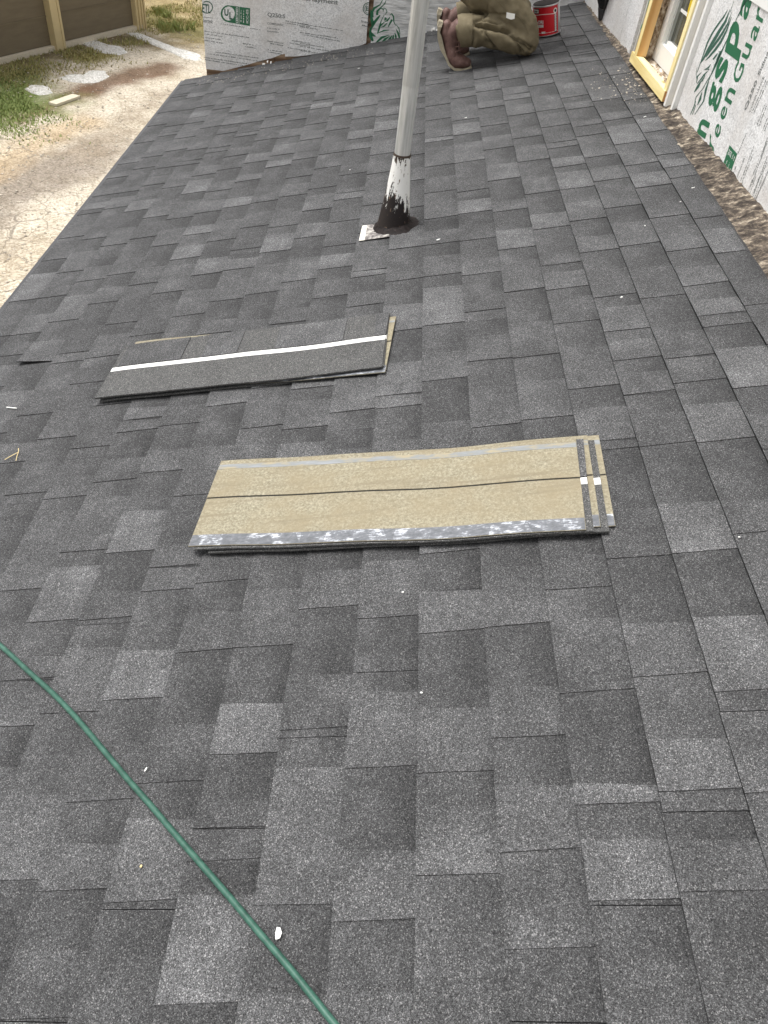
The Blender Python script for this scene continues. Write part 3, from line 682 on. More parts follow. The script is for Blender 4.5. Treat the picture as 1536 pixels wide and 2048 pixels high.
def sboard(y0, y1, z0, z1, off=.004, seed=0):
    r = random.Random(seed); n = 24; pts = [SW(y0+(y1-y0)*i/n, z0+r.uniform(-.004,.006), off) for i in range(n+1)]+[SW(y1,z1,off), SW(y0,z1,off)]
    return MB().prism(pts, WN*-.014).build('insulation_panel', FOIL, sw)
zb_ = px_side((1445, 333)).z
sp0 = sboard(S0, yseam-.003, zb_-.01, 2.2, .003, 1); sp1 = sboard(yseam+.003, ys-.004, zb_-.004, ztop, .005, 2)
sp2 = sboard(w_far+.005, yfs-.002, zb_-.012, 2.2, .004, 3); sp3 = sboard(yfs+.003, YW-.03, zb_-.02, 2.2, .004, 4)
wbox(yseam, ys+.10, ztop+.002, ztop+.30, .010, .03, WHITE, 'trim_board', sw)
wbox(yseam, ys+.10, ztop+.305, 2.2, .004, .014, WHITE, 'siding_board', sw)
SWo = .0058
S_ = lambda q: px_side(q, SWo)
c3 = lambda x, y: (1370+x/8.904, y/8.904)
c4 = lambda x, y: (1400+x/8.537, 200+y/8.537)
# big lettering, running up the board
def T3(body, O, U, Vq, mat, bold, href='x'): text_on(body, S_(O), S_(U), S_(Vq), mat, sp1, 'lettering', bold, href)
T3('n', c4(75,660), c4(165,390), c4(-60,560), GREEN, .03)
T3('g', c3(500,1975), c3(625,1525), c3(378,1890), GREEN, .025); T3('s', c3(655,1490), c3(790,1080), c3(505,1375), GREEN, .03)
T3('p', c3(866,1035), c3(1000,430), c3(705,915), GREEN, .035); T3('a', c3(1080,380), c3(1195,-20), c3(960,250), GREEN, .025)
for ch, o, u, v in (('r', c4(232,880), c4(245,660), c4(175,800)), ('e', c4(318,670), c4(365,450), c4(258,610)), ('e', c4(410,360), c4(475,140), c4(350,310)),
    ('n', c3(810,1870), c3(905,1620), c3(722,1800)), ('G', c3(965,1500), c3(1068,1150), c3(860,1440)), ('u', c3(1115,1075), c3(1200,815), c3(1030,1020)),
    ('a', c3(1245,750), c3(1335,480), c3(1175,680)), ('r', c3(1375,415), c3(1420,170), c3(1285,355))):
    v = (o[0]+(v[0]-o[0])*1.28, o[1]+(v[1]-o[1])*1.28); T3(ch, o, u, v, GREEN, .012, 'G' if ch == 'G' else 'x')
T3('Q250', c3(1080,1975), c3(1290,1440), c3(1045,1950), GREY, .03, 'Q'); T3('Siding', c3(1322,1345), c3(1500,930), c3(1285,1320), GREY, .02, 'S')
T3('COMPLIANCE', c3(1165,2000), c3(1415,1370), c3(1140,1985), GREY, .0, 'C')
fl = [(c3(1195,2010),c3(1450,1420)),(c3(1225,2020),c3(1475,1450)),(c4(980,430),c4(1120,60)),(c4(1010,450),c4(1150,80)),(c4(1075,520),c4(1160,300)),(c4(1105,530),c4(1160,390)),
 (c4(650,920),c4(800,560)),(c4(615,1390),c4(775,960)),(c4(575,1250),c4(620,1130)),(c4(740,1290),c4(930,770)),(c4(770,1290),c4(905,930)),(c4(690,1390),c4(720,1320)),(c4(710,1470),c4(760,1300)),
 (c4(1045,960),c4(1160,640)),(c4(905,1290),c4(990,1080)),(c4(820,1580),c4(900,1350)),(c4(840,1640),c4(960,1300)),(c4(870,1480),c4(1155,700)),(c4(880,1690),c4(1030,1290)),(c4(905,1660),c4(1155,960)),(c4(1060,1280),c4(1150,1060)),(c4(930,1690),c4(1080,1290))]
fine_print('fine_print', S_, fl, GREY, sp1, 21, 1.6)
polys('certification_mark', [[c4(505,770), c4(635,920), c4(510,1280), c4(380,1130)]], S_, GREEN, sp1)
S2 = lambda q: px_side(q, SWo+.0006)
text_on('2015', S2(c4(520,985)), S2(c4(548,895)), S2(c4(470,925)), FOIL, sp1, 'lettering', .02, '2')
fine_print('fine_print', S2, [(c4(575,1040),c4(598,960)),(c4(548,1010),c4(575,930)),(c4(450,1090),c4(470,1030)),(c4(490,1130),c4(510,1070)),(c4(430,1130),c4(440,1090)),(c4(470,1180),c4(490,1130)),(c4(510,1230),c4(530,1170))], FOIL, sp1, 9, 1.4)
# plume and beast emblem
def S3(pts, w): return stroke([c3(*q) for q in pts], w)
em = []
em += S3([(760,170),(690,300),(590,430),(480,600),(400,760),(330,960),(270,1130),(215,1290)], [.5,3,3,3,3,2,1.2,.8])
em += S3([(800,170),(720,380),(600,570),(500,740),(400,910),(320,1060),(270,1130)], [.5,4.5,6,6,5,3,1])
em += S3([(830,220),(760,420),(660,600),(580,720),(470,870),(370,1020)], [.5,2.5,4.5,5,4,1]); em += S3([(830,300),(740,540),(640,740),(540,880),(430,1010),(360,1080)], [.5,3,4.5,4.5,3,.6])
em += S3([(870,20),(800,220),(830,180)], [.6,.6,.4]); em += S3([(1090,0),(1020,130),(950,280)], [5,3,1]); em += S3([(1060,10),(980,200),(870,440),(760,680),(650,920),(540,1160),(470,1330)], [1,1,1,1.4,3,4.5,1])
em += S3([(600,920),(640,910),(580,1060),(520,1200)], [1,4,5,1]); em += S3([(500,1060),(550,990),(580,950)], [3,3,1]); em += S3([(460,1140),(420,1200),(335,1245),(430,1230),(400,1270)], [.6,3,1,2.5,.6])
em += S3([(400,1270),(340,1330),(290,1400),(215,1490)], [1,3,2.5,1]); em += S3([(290,1290),(220,1360),(205,1480)], [.8,2.5,1.2]); em += S3([(360,1340),(310,1430),(270,1470)], [.8,3,1]); em += S3([(280,1450),(230,1540),(165,1640)], [2,5,1.5])
em += S3([(520,1230),(400,1430),(310,1590),(200,1720),(170,1830)], [.8,1.5,1.2,1.5,1]); em += S3([(490,1250),(420,1440),(370,1600),(330,1800),(170,2040)], [.8,1.5,4,2.2,.8])
em += S3([(300,1640),(270,1760),(220,1870)], [1,4.5,1]); em += S3([(215,1200),(200,1300),(205,1400)], [.8,.8,.8]); em += S3([(190,1800),(150,1920),(95,2040)], [1.4,2,1]); em += S3([(190,1870),(160,1960),(130,2040)], [1,1.3,1])
polys('emblem', em, S_, DGREEN, sp1)
dg4 = lambda x, y: (1230+x/7.314, y/7.314)
polys('lettering', [[dg4(495,0),dg4(520,0),dg4(440,300),dg4(455,180)],[dg4(395,345),dg4(430,380),dg4(400,465),dg4(368,425)]], lambda q: px_side(q,.005), GREEN, sp2)
# window: timber surround
fr = .055
wz0 = px_side((1296, 150), fr).z
zs = SW(4.5, 0).z
bz0 = px_side(dg4(430,1170), fr).z
bz1 = px_side(dg4(480,1030), fr).z
yb0, yb1 = px_side(dg4(690,1450), fr).y, px_side(dg4(237,780), fr).y
tm = empty_parent = sw
bsill = wbox(yb0, yb1, bz0, bz1, fr, .042, PINE, 'sill_timber', sw)
wbox(yb0-.0015, yb0, bz0+.001, bz1-.001, fr-.002, .038, ENDG, 'end_grain', bsill)
js0, js1 = px_side(dg4(400,760), fr).y, px_side(dg4(340,735), fr).y
js0 = yb1-.10; 
jf = wbox(yb1-.095, yb1-.05, bz1+.001, 2.2, fr-.004, .050, ORANGE, 'jamb_timber', sw)
wbox(yb1-.0955, yb1-.0495, bz1+.0012, 2.2, fr-.001, .003, PINEZ, 'jamb_face', jf)
jn = wbox(yb0-.002, yb0+.036, bz1+.001, 2.2, fr-.004, .050, PINEZ, 'jamb_timber', sw)
wbox(yb0-.030, yb0-.003, bz0-.012, ztop+.3, fr-.012, .05, WHITE, 'jamb_channel', sw)
wbox(yb0-.060, yb0-.031, bz0-.016, ztop+.001, fr-.040, .02, CREAM, 'jamb_channel', sw)
wbox(yb0-.086, yb0-.061, bz0-.014, ztop+.001, fr-.030, .03, WHITE, 'jamb_channel', sw)
# rough stone reveal behind the timbers
def rough(name, y0, y1, z0, z1, d0, d1, n1, n2, mat, horizontal):
    V = []
    for i in range(n1):
        for j in range(n2):
            f, g = i/(n1-1), j/(n2-1)
            if horizontal: P = SW(y0+(y1-y0)*f, z0+.012*mnoise.fractal(Vector((f*9,g*4,2)),1,2,3)+.02*g, d0+(d1-d0)*g)
            else: P = SW(y0+.010*mnoise.fractal(Vector((f*14,g*4,8)),1,2,3), z0+(z1-z0)*f, d0+(d1-d0)*g)
            V.append(P)
    return obj(name, V, [(i*n2+j, i*n2+j+1, (i+1)*n2+j+1, (i+1)*n2+j) for i in range(n1-1) for j in range(n2-1)], mat, sw, smooth=True)
k = NT('old_mortar', .95, spec=.15); a1 = k.noise(16, 6, .7, k.mapped((2,.7,1.2))); a2 = k.noise(70,4,.7)
m_ = k.math('ADD', k.math('MULTIPLY', a1, .75), k.math('MULTIPLY', a2, .25))
k.color(k.ramp(m_, [(.36,(.05,.035,.025)),(.45,(.26,.19,.13)),(.53,(.52,.45,.36)),(.62,(.78,.75,.69))])); k.bump(m_, .9, .01); MORTAR = k.m
rough('mortar_sill', yb0-.05, yb1+.02, bz1-.03, 0, .012, -.06, 60, 14, MORTAR, True)
rough('mortar_reveal', yb1-.055, 0, bz1-.03, 2.2, .004, -.06, 70, 10, MORTAR, False)
win = empty('window', SW(4.4, bz1, -.05)); win.parent = sw; win.matrix_parent_inverse = world(sw).inverted()
wd = -.045
fy1 = yb1-.06; fz0 = bz1-.005
wbox(fy1-.075, fy1, fz0, 2.2, wd, .06, WHITE, 'frame', win)
wbox(yb0-.03, fy1-.076, fz0, fz0+.085, wd, .06, WHITE, 'frame', win)
wbox(fy1-.100, fy1-.076, fz0+.086, 2.2, wd-.02, .03, plain('grey_gasket', (.36,.38,.37), .5), 'sash', win)
wbox(yb0-.03, fy1-.101, fz0+.086, fz0+.104, wd-.02, .03, WHITE, 'sash', win)
wbox(yb0-.03, fy1-.101, fz0+.105, 2.2, wd-.035, .008, GLASS, 'pane', win)
wbox(yb0-.03, fy1-.12, fz0+.24, fz0+.252, wd-.030, .004, WHITE, 'muntin', win)
mb = MB(); c = px_side((1390, 3), wd-.028)
oval = [c+Vector((0, .055*math.cos(2*math.pi*i/28), .085*math.sin(2*math.pi*i/28))) for i in range(28)]
mb.prism(oval, WN*.006); mb.build('hanging_ornament', YELLOW, win)

# ------------------------------------------------------------------ vent mast
bt, bs = px_roof((787, 455)); base = R(bt, bs)
mast = empty('vent_mast', base, 'weathered grey metal mast in a tar-smeared white flashing cone', 'mast')
ax = lambda z, dx=0, dy=0: Vector((base.x+.008*z+dx, base.y+dy, base.z+z))
zc = .30
MB().tube([ax(zc-.06), ax(.55)], [.0310,.0310], 28, cap=False).build('pipe', MAST, mast, True)
MB().tube([ax(.55), ax(.552), ax(1.9)], [.0312,.0318,.0265], 28, cap=False).build('pipe', MAST, mast, True)
k = NT('peeling_white_paint', .5, spec=.4)
z = k.math('SUBTRACT', sepz(k), base.z); nz_ = k.noise(34, 6, .78, k.mapped((1,1,.30))); n2 = k.noise(60, 4, .7, k.mapped((1,1,.45)))
h_ = k.math('ADD', z, k.math('MULTIPLY', k.math('SUBTRACT', nz_, .5), .46))
xx = k.math('SUBTRACT', sepz(k, 'X'), base.x); h_ = k.math('ADD', h_, k.math('MULTIPLY', xx, .55))
c = k.ramp(h_, [(.128,(.012,.008,.008)),(.137,(.80,.80,.78))]); up_ = k.ramp(k.math('ADD', z, k.math('MULTIPLY', k.math('SUBTRACT', n2, .5), .24)), [(.285,(0,0,0)),(.292,(1,1,1))])
c = k.mix(up_, c, (.035,.022,.015)); pk = k.ramp(n2, [(.60,(0,0,0)),(.64,(1,1,1))]); c = k.mix(pk, c, (.16,.11,.08)); k.color(c); k.bump(n2, .4, .002); PEEL = k.m
cone = MB(); rings = []
for zz, r in ((-.03,.076),(.0,.072),(.03,.067),(.10,.057),(.18,.046),(.26,.037),(zc,.0345)):
    rings.append([ax(zz, r*math.cos(a)*(1+.02*mnoise.noise(Vector((math.cos(a)*3,zz*9,1)))), r*math.sin(a)) for a in [2*math.pi*i/40 for i in range(40)]])
cone.loft(rings); cone.build('flashing_cone', PEEL, mast, True)
MB().tube([ax(zc-.003), ax(zc+.004)], [.0360,.0345], 32, cap=False).build('collar', RUST, mast, True)
V = []; nr_, na = 8, 56
for i in range(nr_):
    for j in range(na):
        a = 2*math.pi*j/na; w_ = .078+(.028+.012*mnoise.noise(Vector((math.cos(a)*2,math.sin(a)*2,3)))+.010*mnoise.noise(Vector((math.cos(a)*6,math.sin(a)*6,1))))*i/(nr_-1)
        w_ -= .022*(1-i/(nr_-1)); f = i/(nr_-1)
        V.append(R(bt+w_*math.cos(a)*1.0+.002, bs+w_*math.sin(a), .0085+.030*(1-f)**1.6+.006*mnoise.noise(Vector((w_*90*math.cos(a), w_*90*math.sin(a), 4)))*(1-f*.8)-.004*f))
obj('tar_collar', V, [(i*na+j, i*na+(j+1)%na, (i+1)*na+(j+1)%na, (i+1)*na+j) for i in range(nr_-1) for j in range(na)], WETTAR, mast, smooth=True)
k = NT('smeared_flange', .5); f = k.noise(55, 5, .7); f2 = k.noise(22, 3)
k.color(k.ramp(k.math('ADD', k.math('MULTIPLY', f,.6), k.math('MULTIPLY', f2,.4)), [(.40,(.03,.028,.028)),(.5,(.22,.20,.19)),(.6,(.50,.48,.44)),(.7,(.70,.68,.62))])); FLG = k.m
q = [px_roof(p) for p in ((728,456),(775,450),(780,478),(719,487))]
MB().prism([R(*x, .0105) for x in q], NR*.0012).build('flange', FLG, mast)
q = [px_roof(p) for p in ((726,457),(735,456.5),(730,486),(719,487))]
MB().prism([R(*x, .0120) for x in q], NR*.0008).build('flange_lip', plain('cream_paint', (.76,.74,.64), .6, var=.1), mast)

# ------------------------------------------------------------------ loose shingles
def loose(label, group, O, U, n0, faceup, seed, wave=.004, sag=None, ph=0.0):
    """one loose shingle, 1 m x 0.336 m: O near-left corner, U direction along its length (roof plane)"""
    O = Vector((*O, 0)); U = Vector((*U, 0)).normalized(); Wv = Vector((-U.y, U.x, 0)); Ln, Hg, th = 1.0, .336, .0032
    r = random.Random(seed)
    def P(u, w, n):
        q = O+U*u+Wv*w
        h = n0+wave*.5*(1+math.sin(u*5.2+ph))+.0012*mnoise.noise(Vector((u*7,w*9,ph)))+(sag(u, w) if sag else 0)
        q = q+Wv*(.003*math.sin(u*6+ph)+.002*math.sin(u*15+ph))
        return R(q.x, q.y, h+n)
    c_ = P(.5,.17,0); sh = empty('loose_shingle', c_, label, 'shingle', group)
    def sheet(name, u0, u1, w0, w1, n, th_, mat, par, nu=26, nw=6, tone=1.0, skew=0.0, under=None):
        V = []; T = []
        for lay in (n, n+th_):
            for i in range(nu):
                for j in range(nw):
                    g = j/(nw-1); f = i/(nu-1); V.append(P(u0+skew*g+(u1-skew*g-u0-skew*g)*f, w0+(w1-w0)*g, lay)); T.append(tone)
        m = nu*nw; Fc = []
        for i in range(nu-1):
            for j in range(nw-1): a = i*nw+j; Fc += [(a+m,a+nw+m,a+nw+1+m,a+1+m),(a,a+1,a+nw+1,a+nw)]
        per = [i*nw for i in range(nu)]+[(nu-1)*nw+j for j in range(1,nw)]+[i*nw+nw-1 for i in range(nu-2,-1,-1)]+[j for j in range(nw-2,0,-1)]
        for a, b in zip(per, per[1:]+per[:1]): Fc.append((a,b,b+m,a+m))
        o_ = obj(name, V, Fc, mat, par, T)
        if under:
            o_.data.materials.append(under)
            for q_, pl_ in enumerate(o_.data.polygons): pl_.material_index = 0 if (q_ < 2*(nu-1)*(nw-1) and q_ % 2 == 0) else 1
        return o_
    if faceup:
        sheet('base_ply', 0, Ln, 0, Hg, 0, th, GRF, sh, tone=.92)
        u = r.uniform(0,.08)
        while u < Ln-.03:
            e = min(Ln, u+r.choice((.10,.13,.17,.2,.24)))
            sheet('tab', u, e, .190, Hg-.001, th+.0002, .0026, GR, sh, 5, 4, r.choice((.95,1.05,1.15,1.28)), -.003); u = e+r.choice((.05,.08,.11,.14))
        sheet('release_tape', .001, Ln-.001, .163, .187, th+.0001, .0009, TAPE, sh, nw=2)
        sheet('top_strip', .0005, Ln-.0005, 0.0005, .160, th+.0001, .0016, GRF, sh, nw=4, tone=.95)
    else:
        sheet('base_ply', 0, Ln, 0, Hg, 0, th, FELT, sh, tone=.6, under=GRF)
        sheet('upper_ply', .0005, Ln-.0005, .182, Hg-.0005, th+.0001, .0020, FELT, sh, nw=4)
        sheet('ply_edge', .001, Ln-.001, .1785, .1815, th+.0001, .0006, BLACK, sh, nw=2)
        sheet('adhesive_strip', .001, Ln-.001, .0015, .040, th+.0002, .0007, SEAL, sh, nw=3)
        sheet('adhesive_line', .001, Ln-.001, .297, .316, th+.0022, .0005, SEAL2, sh, nw=3)
    return sh
# stack with the tan backs up
GB = 'shingles in the tan stack'
TLp, TRp, BRp, BLp = [Vector(px_roof(q, .022)) for q in ((447,935),(1152,884),(1168,1068),(383,1103))]
Ub = ((TRp-TLp)+(BRp-BLp)).normalized(); Ob = (BLp+BRp)/2-Ub*.5
def rot2(v, a): return Vector((v.x*math.cos(a)-v.y*math.sin(a), v.x*math.sin(a)+v.y*math.cos(a)))
names = ['top shingle of the tan stack, back up, with smeared grey adhesive strip', 'face-up charcoal shingle directly under the top tan shingle', 'middle back-up tan shingle of the stack, its end fanned out', 'lower face-up charcoal shingle second from the bottom of the tan stack', 'bottom back-up tan shingle of the stack, fanned out furthest']
for i in range(5):
    j = 4-i
    o = Ob+Ub*(.0175*i)+Vector((0, (0,-.008,.006,-.013,.004)[i])); u = rot2(Ub, .006*i-.004)
    loose(names[i], GB, o, u, .0098+.0052*j, i in (1,3), 31+i, .004, None, 1.3)
# dark stack, faces up
GA = 'shingles in the charcoal stack'
aL = Vector(px_roof((193,806), .018)); aR = Vector(px_roof((757,742), .016)); Ua = (aR-aL).normalized()
sagA = lambda u, w: .012*max(0, .55-u)**1.3*max(0, 1-w/.25)
for i in range(4):
    j = 3-i
    lab = ['top shingle of the charcoal stack, face up with a white tape line', 'face-up shingle just under the white-taped one', 'back-up shingle whose tan end shows past the charcoal stack', 'bottom charcoal shingle of the white-taped stack'][i]
    o = aL+Vector((.004*i, .006*i if i < 2 else (.004 if i == 2 else .001))); u = rot2(Ua, (0,.004,-.052,.002)[i]); 
    if i == 2: o = aL+Ua*1.0-u*1.0+Ua*.008+Vector((0,-.016))
    loose(lab, GA, o, u, .0098+.0052*j, i != 2, 51+i, .002, sagA, .4)

# ------------------------------------------------------------------ hose
hp = [(-160,1165),(-70,1232),(0,1290),(65,1350),(107,1388),(150,1433),(200,1492),(250,1552),(300,1609),(350,1668),(400,1726),(465,1801),(520,1867),(575,1931),(618,1984),(665,2043),(760,2160),(880,2310)]
pts = [Vector((*px_roof(q, .017), 0)) for q in hp]
def catmull(P, n=10):
    out = []
    for i in range(len(P)-1):
        a, b, c, d = P[max(i-1,0)], P[i], P[i+1], P[min(i+2,len(P)-1)]
        for k_ in range(n):
            t = k_/n; out.append(.5*((2*b)+(c-a)*t+(2*a-5*b+4*c-d)*t*t+(3*b-a-3*c+d)*t**3))
    return out+[P[-1]]
hpts = [R(q.x, q.y, .0155+.0010*math.sin(q.x*9)) for q in catmull(pts)]
hs_ = empty('hose', hpts[len(hpts)//2], 'green rubber hose snaking across the near shingles', 'hose')
MB().tube(hpts, .0060, 16).build('hose_tube', HOSE, hs_, True)

# ------------------------------------------------------------------ red can
ct, cs_ = px_roof((1094, 70)); cb = R(ct, cs_, .011)
ang = SLOPE
can = empty('cement_can', cb, 'red metal roofing cement can, open and tar-rimmed, beside the kneeling worker', 'can')
CR, CH = .083, .168
def CP(a, z, r=CR): return cb+NR*z+Vector((cs,0,sn))*(r*math.cos(a))+Vector((0,1,0))*(r*math.sin(a))
def ringc_(z, r, n=48): return [CP(2*math.pi*i/n, z, r) for i in range(n)]
MB().loft([ringc_(.006,CR),ringc_(CH-.006,CR)]).build('can_body', RED, can, True)
for z0, z1 in ((0,.007),(CH-.008,CH)): MB().loft([ringc_(z0,CR+.0005),ringc_(z0+.001,CR+.003),ringc_(z1-.001,CR+.003),ringc_(z1,CR+.0005)]).build('rim', TIN, can, True)
V = ringc_(CH+.0006, CR-.001)+ringc_(CH+.003, CR-.004)+ringc_(CH+.001, CR-.012); n = 48
obj('tar_contents', V, [(i*n+j, i*n+(j+1)%n, (i+1)*n+(j+1)%n, (i+1)*n+j) for i in range(2) for j in range(n)]+[tuple(range(2*n,3*n))], WETTAR, can, smooth=False)
cdir = math.atan2(-cs_, -ct)                            # the side facing the photographer
def on_can(a0, a1, z0, z1, off=.0006): return lambda a, b: CP(a0+(a1-a0)*a, z0+(z1-z0)*b, CR+off)
def patch(name, a0, a1, z0, z1, mat, off=.0004, curve=0.0):
    n_ = 10; V = []
    for i in range(n_+1):
        a = a0+(a1-a0)*i/n_; dz = curve*math.sin(math.pi*i/n_); V += [CP(a, z0+dz, CR+off), CP(a, z1+dz, CR+off)]
    return obj(name, V, [(2*i,2*i+2,2*i+3,2*i+1) for i in range(n_)], mat, can)
LW = plain('label_white', (.82,.80,.78), .4, var=.05); LB = plain('label_black', (.02,.02,.022), .4)
A0 = cdir-.80
patch('label_badge', A0-.28, A0+.30, .128, .155, LB); patch('label_badge', A0-.24, A0+.26, .132, .151, LW, .0007)
text_on('ner', None or CP(0,0), CP(0,0), CP(0,0), LB, can, 'lettering', .03, 'x', on_can(A0-.2, A0+.22, .136, .145, .001))
patch('label_line', A0-.5, cdir+.85, .112, .115, LW, .0005, .010)
text_on('WET-R-DRI', CP(0,0), CP(0,0), CP(0,0), LW, can, 'lettering', .045, 'W', on_can(A0-.75, A0+.62, .074, .092))
patch('label_block', A0-.75, A0+.62, .052, .069, LW)
patch('label_line', A0-.7, cdir+1.0, .016, .0185, LW, .0005, .004); patch('label_line', cdir-.35, cdir-.05, .018, .030, LW, .0006)
text_on('PLASTIC', CP(0,0), CP(0,0), CP(0,0), RED, can, 'lettering', .03, 'P', on_can(A0-.70, A0+.56, .065, .074, .0008)) if False else None
patch('label_panel', cdir+1.05, cdir+1.55, .008, CH-.009, TIN, .0005)
aa = cdir+.78
for i in range(7):
    zc_ = .104-i*.0132; d_ = .0055 if i % 3 else .0068
    V = [CP(aa+.085*math.cos(2*math.pi*j/14), zc_+d_*math.sin(2*math.pi*j/14), CR+.0008) for j in range(14)]; obj('label_glyph', V, [tuple(range(14))], LW, can)
    V = [CP(aa+.035*math.cos(2*math.pi*j/10), zc_+d_*.42*math.sin(2*math.pi*j/10), CR+.0012) for j in range(10)]; obj('label_glyph', V, [tuple(range(10))], LB, can)
patch('label_panel', aa-.11, aa+.11, .012, .112, LB, .0004)
V = [CP(aa+.17*math.cos(2*math.pi*j/22), .131+.0155*math.sin(2*math.pi*j/22), CR+.0008) for j in range(22)]; obj('label_badge', V, [tuple(range(22))], LW, can)
V = [CP(aa+.10*math.cos(2*math.pi*j/22), .131+.009*math.sin(2*math.pi*j/22), CR+.0012) for j in range(22)]; obj('label_badge', V, [tuple(range(22))], LB, can)

# ------------------------------------------------------------------ kneeling person
def Pn(t, s, n): return R(t, s, n)
NK, FK = 5.20, 5.50                                    # near and far leg, along the courses
ds = px_roof((1060, 112))[1]-5.20
NK += ds-.03; FK += ds
pcy = (NK+FK)/2
def leg(s, inset, dt=0.0):
    i = inset
    return [([Pn(.455+dt,s+.0,.205),Pn(.56+dt,s,.185),Pn(.70+dt,s,.125),Pn(.80+dt,s+.01,.085)], [(.073-i,.082-i),(.078-i,.082-i),(.078-i,.076-i),(.076-i,.074-i)]),
            ([Pn(.80+dt,s+.01,.088),Pn(.785+dt,s+.02,.17),Pn(.70+dt,(s*.8+pcy*.2),.29),Pn(.60+dt,(s*.6+pcy*.4),.41)], [(.076-i,.076-i),(.082-i,.085-i),(.094-i,.10-i),(.105-i,.112-i)])]
def torso(i): return ([Pn(.56,pcy,.42),Pn(.62,pcy,.52),Pn(.74,pcy,.66),Pn(.88,pcy,.79),Pn(.96,pcy,.85)], [(.15-i,.17-i),(.145-i,.165-i),(.14-i,.17-i),(.13-i,.19-i),(.10-i,.15-i)])
armN = ([Pn(.93,pcy-.20,.82),Pn(1.0,pcy-.22,.58),Pn(1.02,pcy-.05,.42)], [.062,.052,.042])
armF = ([Pn(.93,pcy+.19,.82),Pn(.93,pcy+.24,.52),Pn(.835,pcy+.22,.28)], [.062,.052,.042])
SIDE = (0,1,0)
def hand(b, h, d_, e, g):
    b.tube([h+d_*.0, h+d_*.06, h+d_*.10], [(.036+g,.02+g),(.042+g,.018+g),(.038+g,.016+g)], 12, SIDE)
    for f_ in range(4):
        o_ = Vector((0,1,0))*((f_-1.5)*.021); L_ = (.065,.075,.07,.055)[f_]
        b.tube([h+d_*.09+o_, h+d_*(.10+L_*.5)+o_-NR*.01, h+d_*(.09+L_)+o_-NR*.026], [.0095+g,.009+g,.0075+g], 8)
    b.tube([h+d_*.045+Vector((0,e*.03,0)), h+d_*.075+Vector((0,e*.055,0)), h+d_*.10+Vector((0,e*.06,0))-NR*.01], [.011+g,.010+g,.008+g], 8)
# bare body, one continuous mesh, with head and hands
b = MB()
for s in (NK, FK):
    for P, r in leg(s, .046): b.tube(P, r, 14, SIDE)
P, r = torso(.02); b.tube(P, r, 18, SIDE)
b.tube([Pn(.96,pcy,.86),Pn(1.03,pcy,.93)], [.058,.055], 12, SIDE)
b.tube([Pn(1.03,pcy,.97),Pn(1.07,pcy,1.02),Pn(1.10,pcy,1.08)], [(.075,.085),(.085,.095),(.075,.085)], 16, SIDE)     # head
b.tube([Pn(1.14,pcy,.99),Pn(1.165,pcy,.985)], [.016,.010], 8)                                                       # nose
for e in (-1,1): b.tube([Pn(1.06,pcy+e*.085,1.02),Pn(1.055,pcy+e*.095,1.035)], [.018,.016], 8)
for arm, e in ((armN,1),(armF,-1)):
    b.tube(arm[0], [x-.012 for x in arm[1]], 12, SIDE); h = arm[0][-1]; d_ = (arm[0][-1]-arm[0][-2]).normalized()
    hand(b, h, d_, e, 0)
bm_ = remeshed(b, .009, 3, 'person')
person = link('person', bm_, SKIN, smooth=True)
tag(person, 'worker in olive canvas trousers and oxblood boots kneeling on the shingles, reaching forward', 'person')
# trousers
tr = MB()
for s in (NK, FK):
    for P, r in leg(s, 0): tr.tube(P, r, 20, SIDE)
tr.tube([Pn(.60,pcy-.04,.40),Pn(.535,pcy,.44),Pn(.58,pcy,.53)], [(.16,.17),(.165,.19),(.15,.17)], 20, SIDE)
tm_ = remeshed(tr, .0065, 5, 'trousers')
nrm_ = [v.normal.copy() for v in tm_.vertices]
for v, n_ in zip(tm_.vertices, nrm_):                  # slack cloth: small sideways puckers
    q = v.co.copy(); v.co = q+n_*(.006*mnoise.noise(Vector((q.x*16, q.y*9, q.z*16)))+.004*mnoise.noise(Vector((q.x*38+q.z*20, q.y*14, q.z*30))))
tm_.update()
s_ = NK-.075
def pc(q, off=.0):                                     # a crease point: pixel on the near side of the leg
    return tuple(hit(q, (0, NK-.065+off, 0), Vector((0,-1,.25)).normalized()))
from mathutils.bvhtree import BVHTree
bv0 = BVHTree.FromPolygons([v.co.copy() for v in tm_.vertices], [tuple(p_.vertices) for p_ in tm_.polygons])
def line(*qs):
    out = []
    for q in qs:
        loc, nor, i, d_ = bv0.ray_cast(CAM, ray(q).normalized()); out.append(tuple(loc) if loc else pc(q))
    return out
c7 = lambda x, y: (860+x/6.678, y/6.678)
cr = [(line(c7(740,380),c7(760,480),c7(830,600),c7(950,690)),.013,.012),(line(c7(700,430),c7(760,560),c7(880,660)),.008,.012),(line(c7(1040,450),c7(1120,530),c7(1230,600),c7(1340,680)),.012,.013),
      (line(c7(1120,530),c7(1200,640),c7(1220,700)),.010,.012),(line(c7(620,320),c7(740,370),c7(1000,410),c7(1050,430)),.022,.020),(line(c7(570,440),c7(590,520),c7(560,600)),.008,.014),
      (line(c7(500,540),c7(480,640),c7(440,720)),.008,.015),(line(c7(1180,530),c7(1290,600),c7(1370,650)),.009,.010),(line(c7(590,290),c7(700,250),c7(760,190)),.009,.014),(line(c7(700,210),c7(850,190),c7(1000,200)),.006,.012),
      (line(c7(620,270),c7(800,290),c7(900,320)),.007,.011)]
crease(tm_, [(l_, a_*1.7, w_*.75) for l_, a_, w_ in cr], .01, .012)
ridges = [(line(c7(600,540),c7(620,640),c7(600,700)),-.008,.018),(line(c7(800,420),c7(870,560),c7(960,660)),-.008,.018),(line(c7(1180,570),c7(1270,640),c7(1340,700)),-.007,.012),(line(c7(520,340),c7(540,450)),-.006,.016)]
for rr_ in ridges: crease(tm_, [rr_], -1, .01)
trs = link('trousers', tm_, PANTS, person, True)
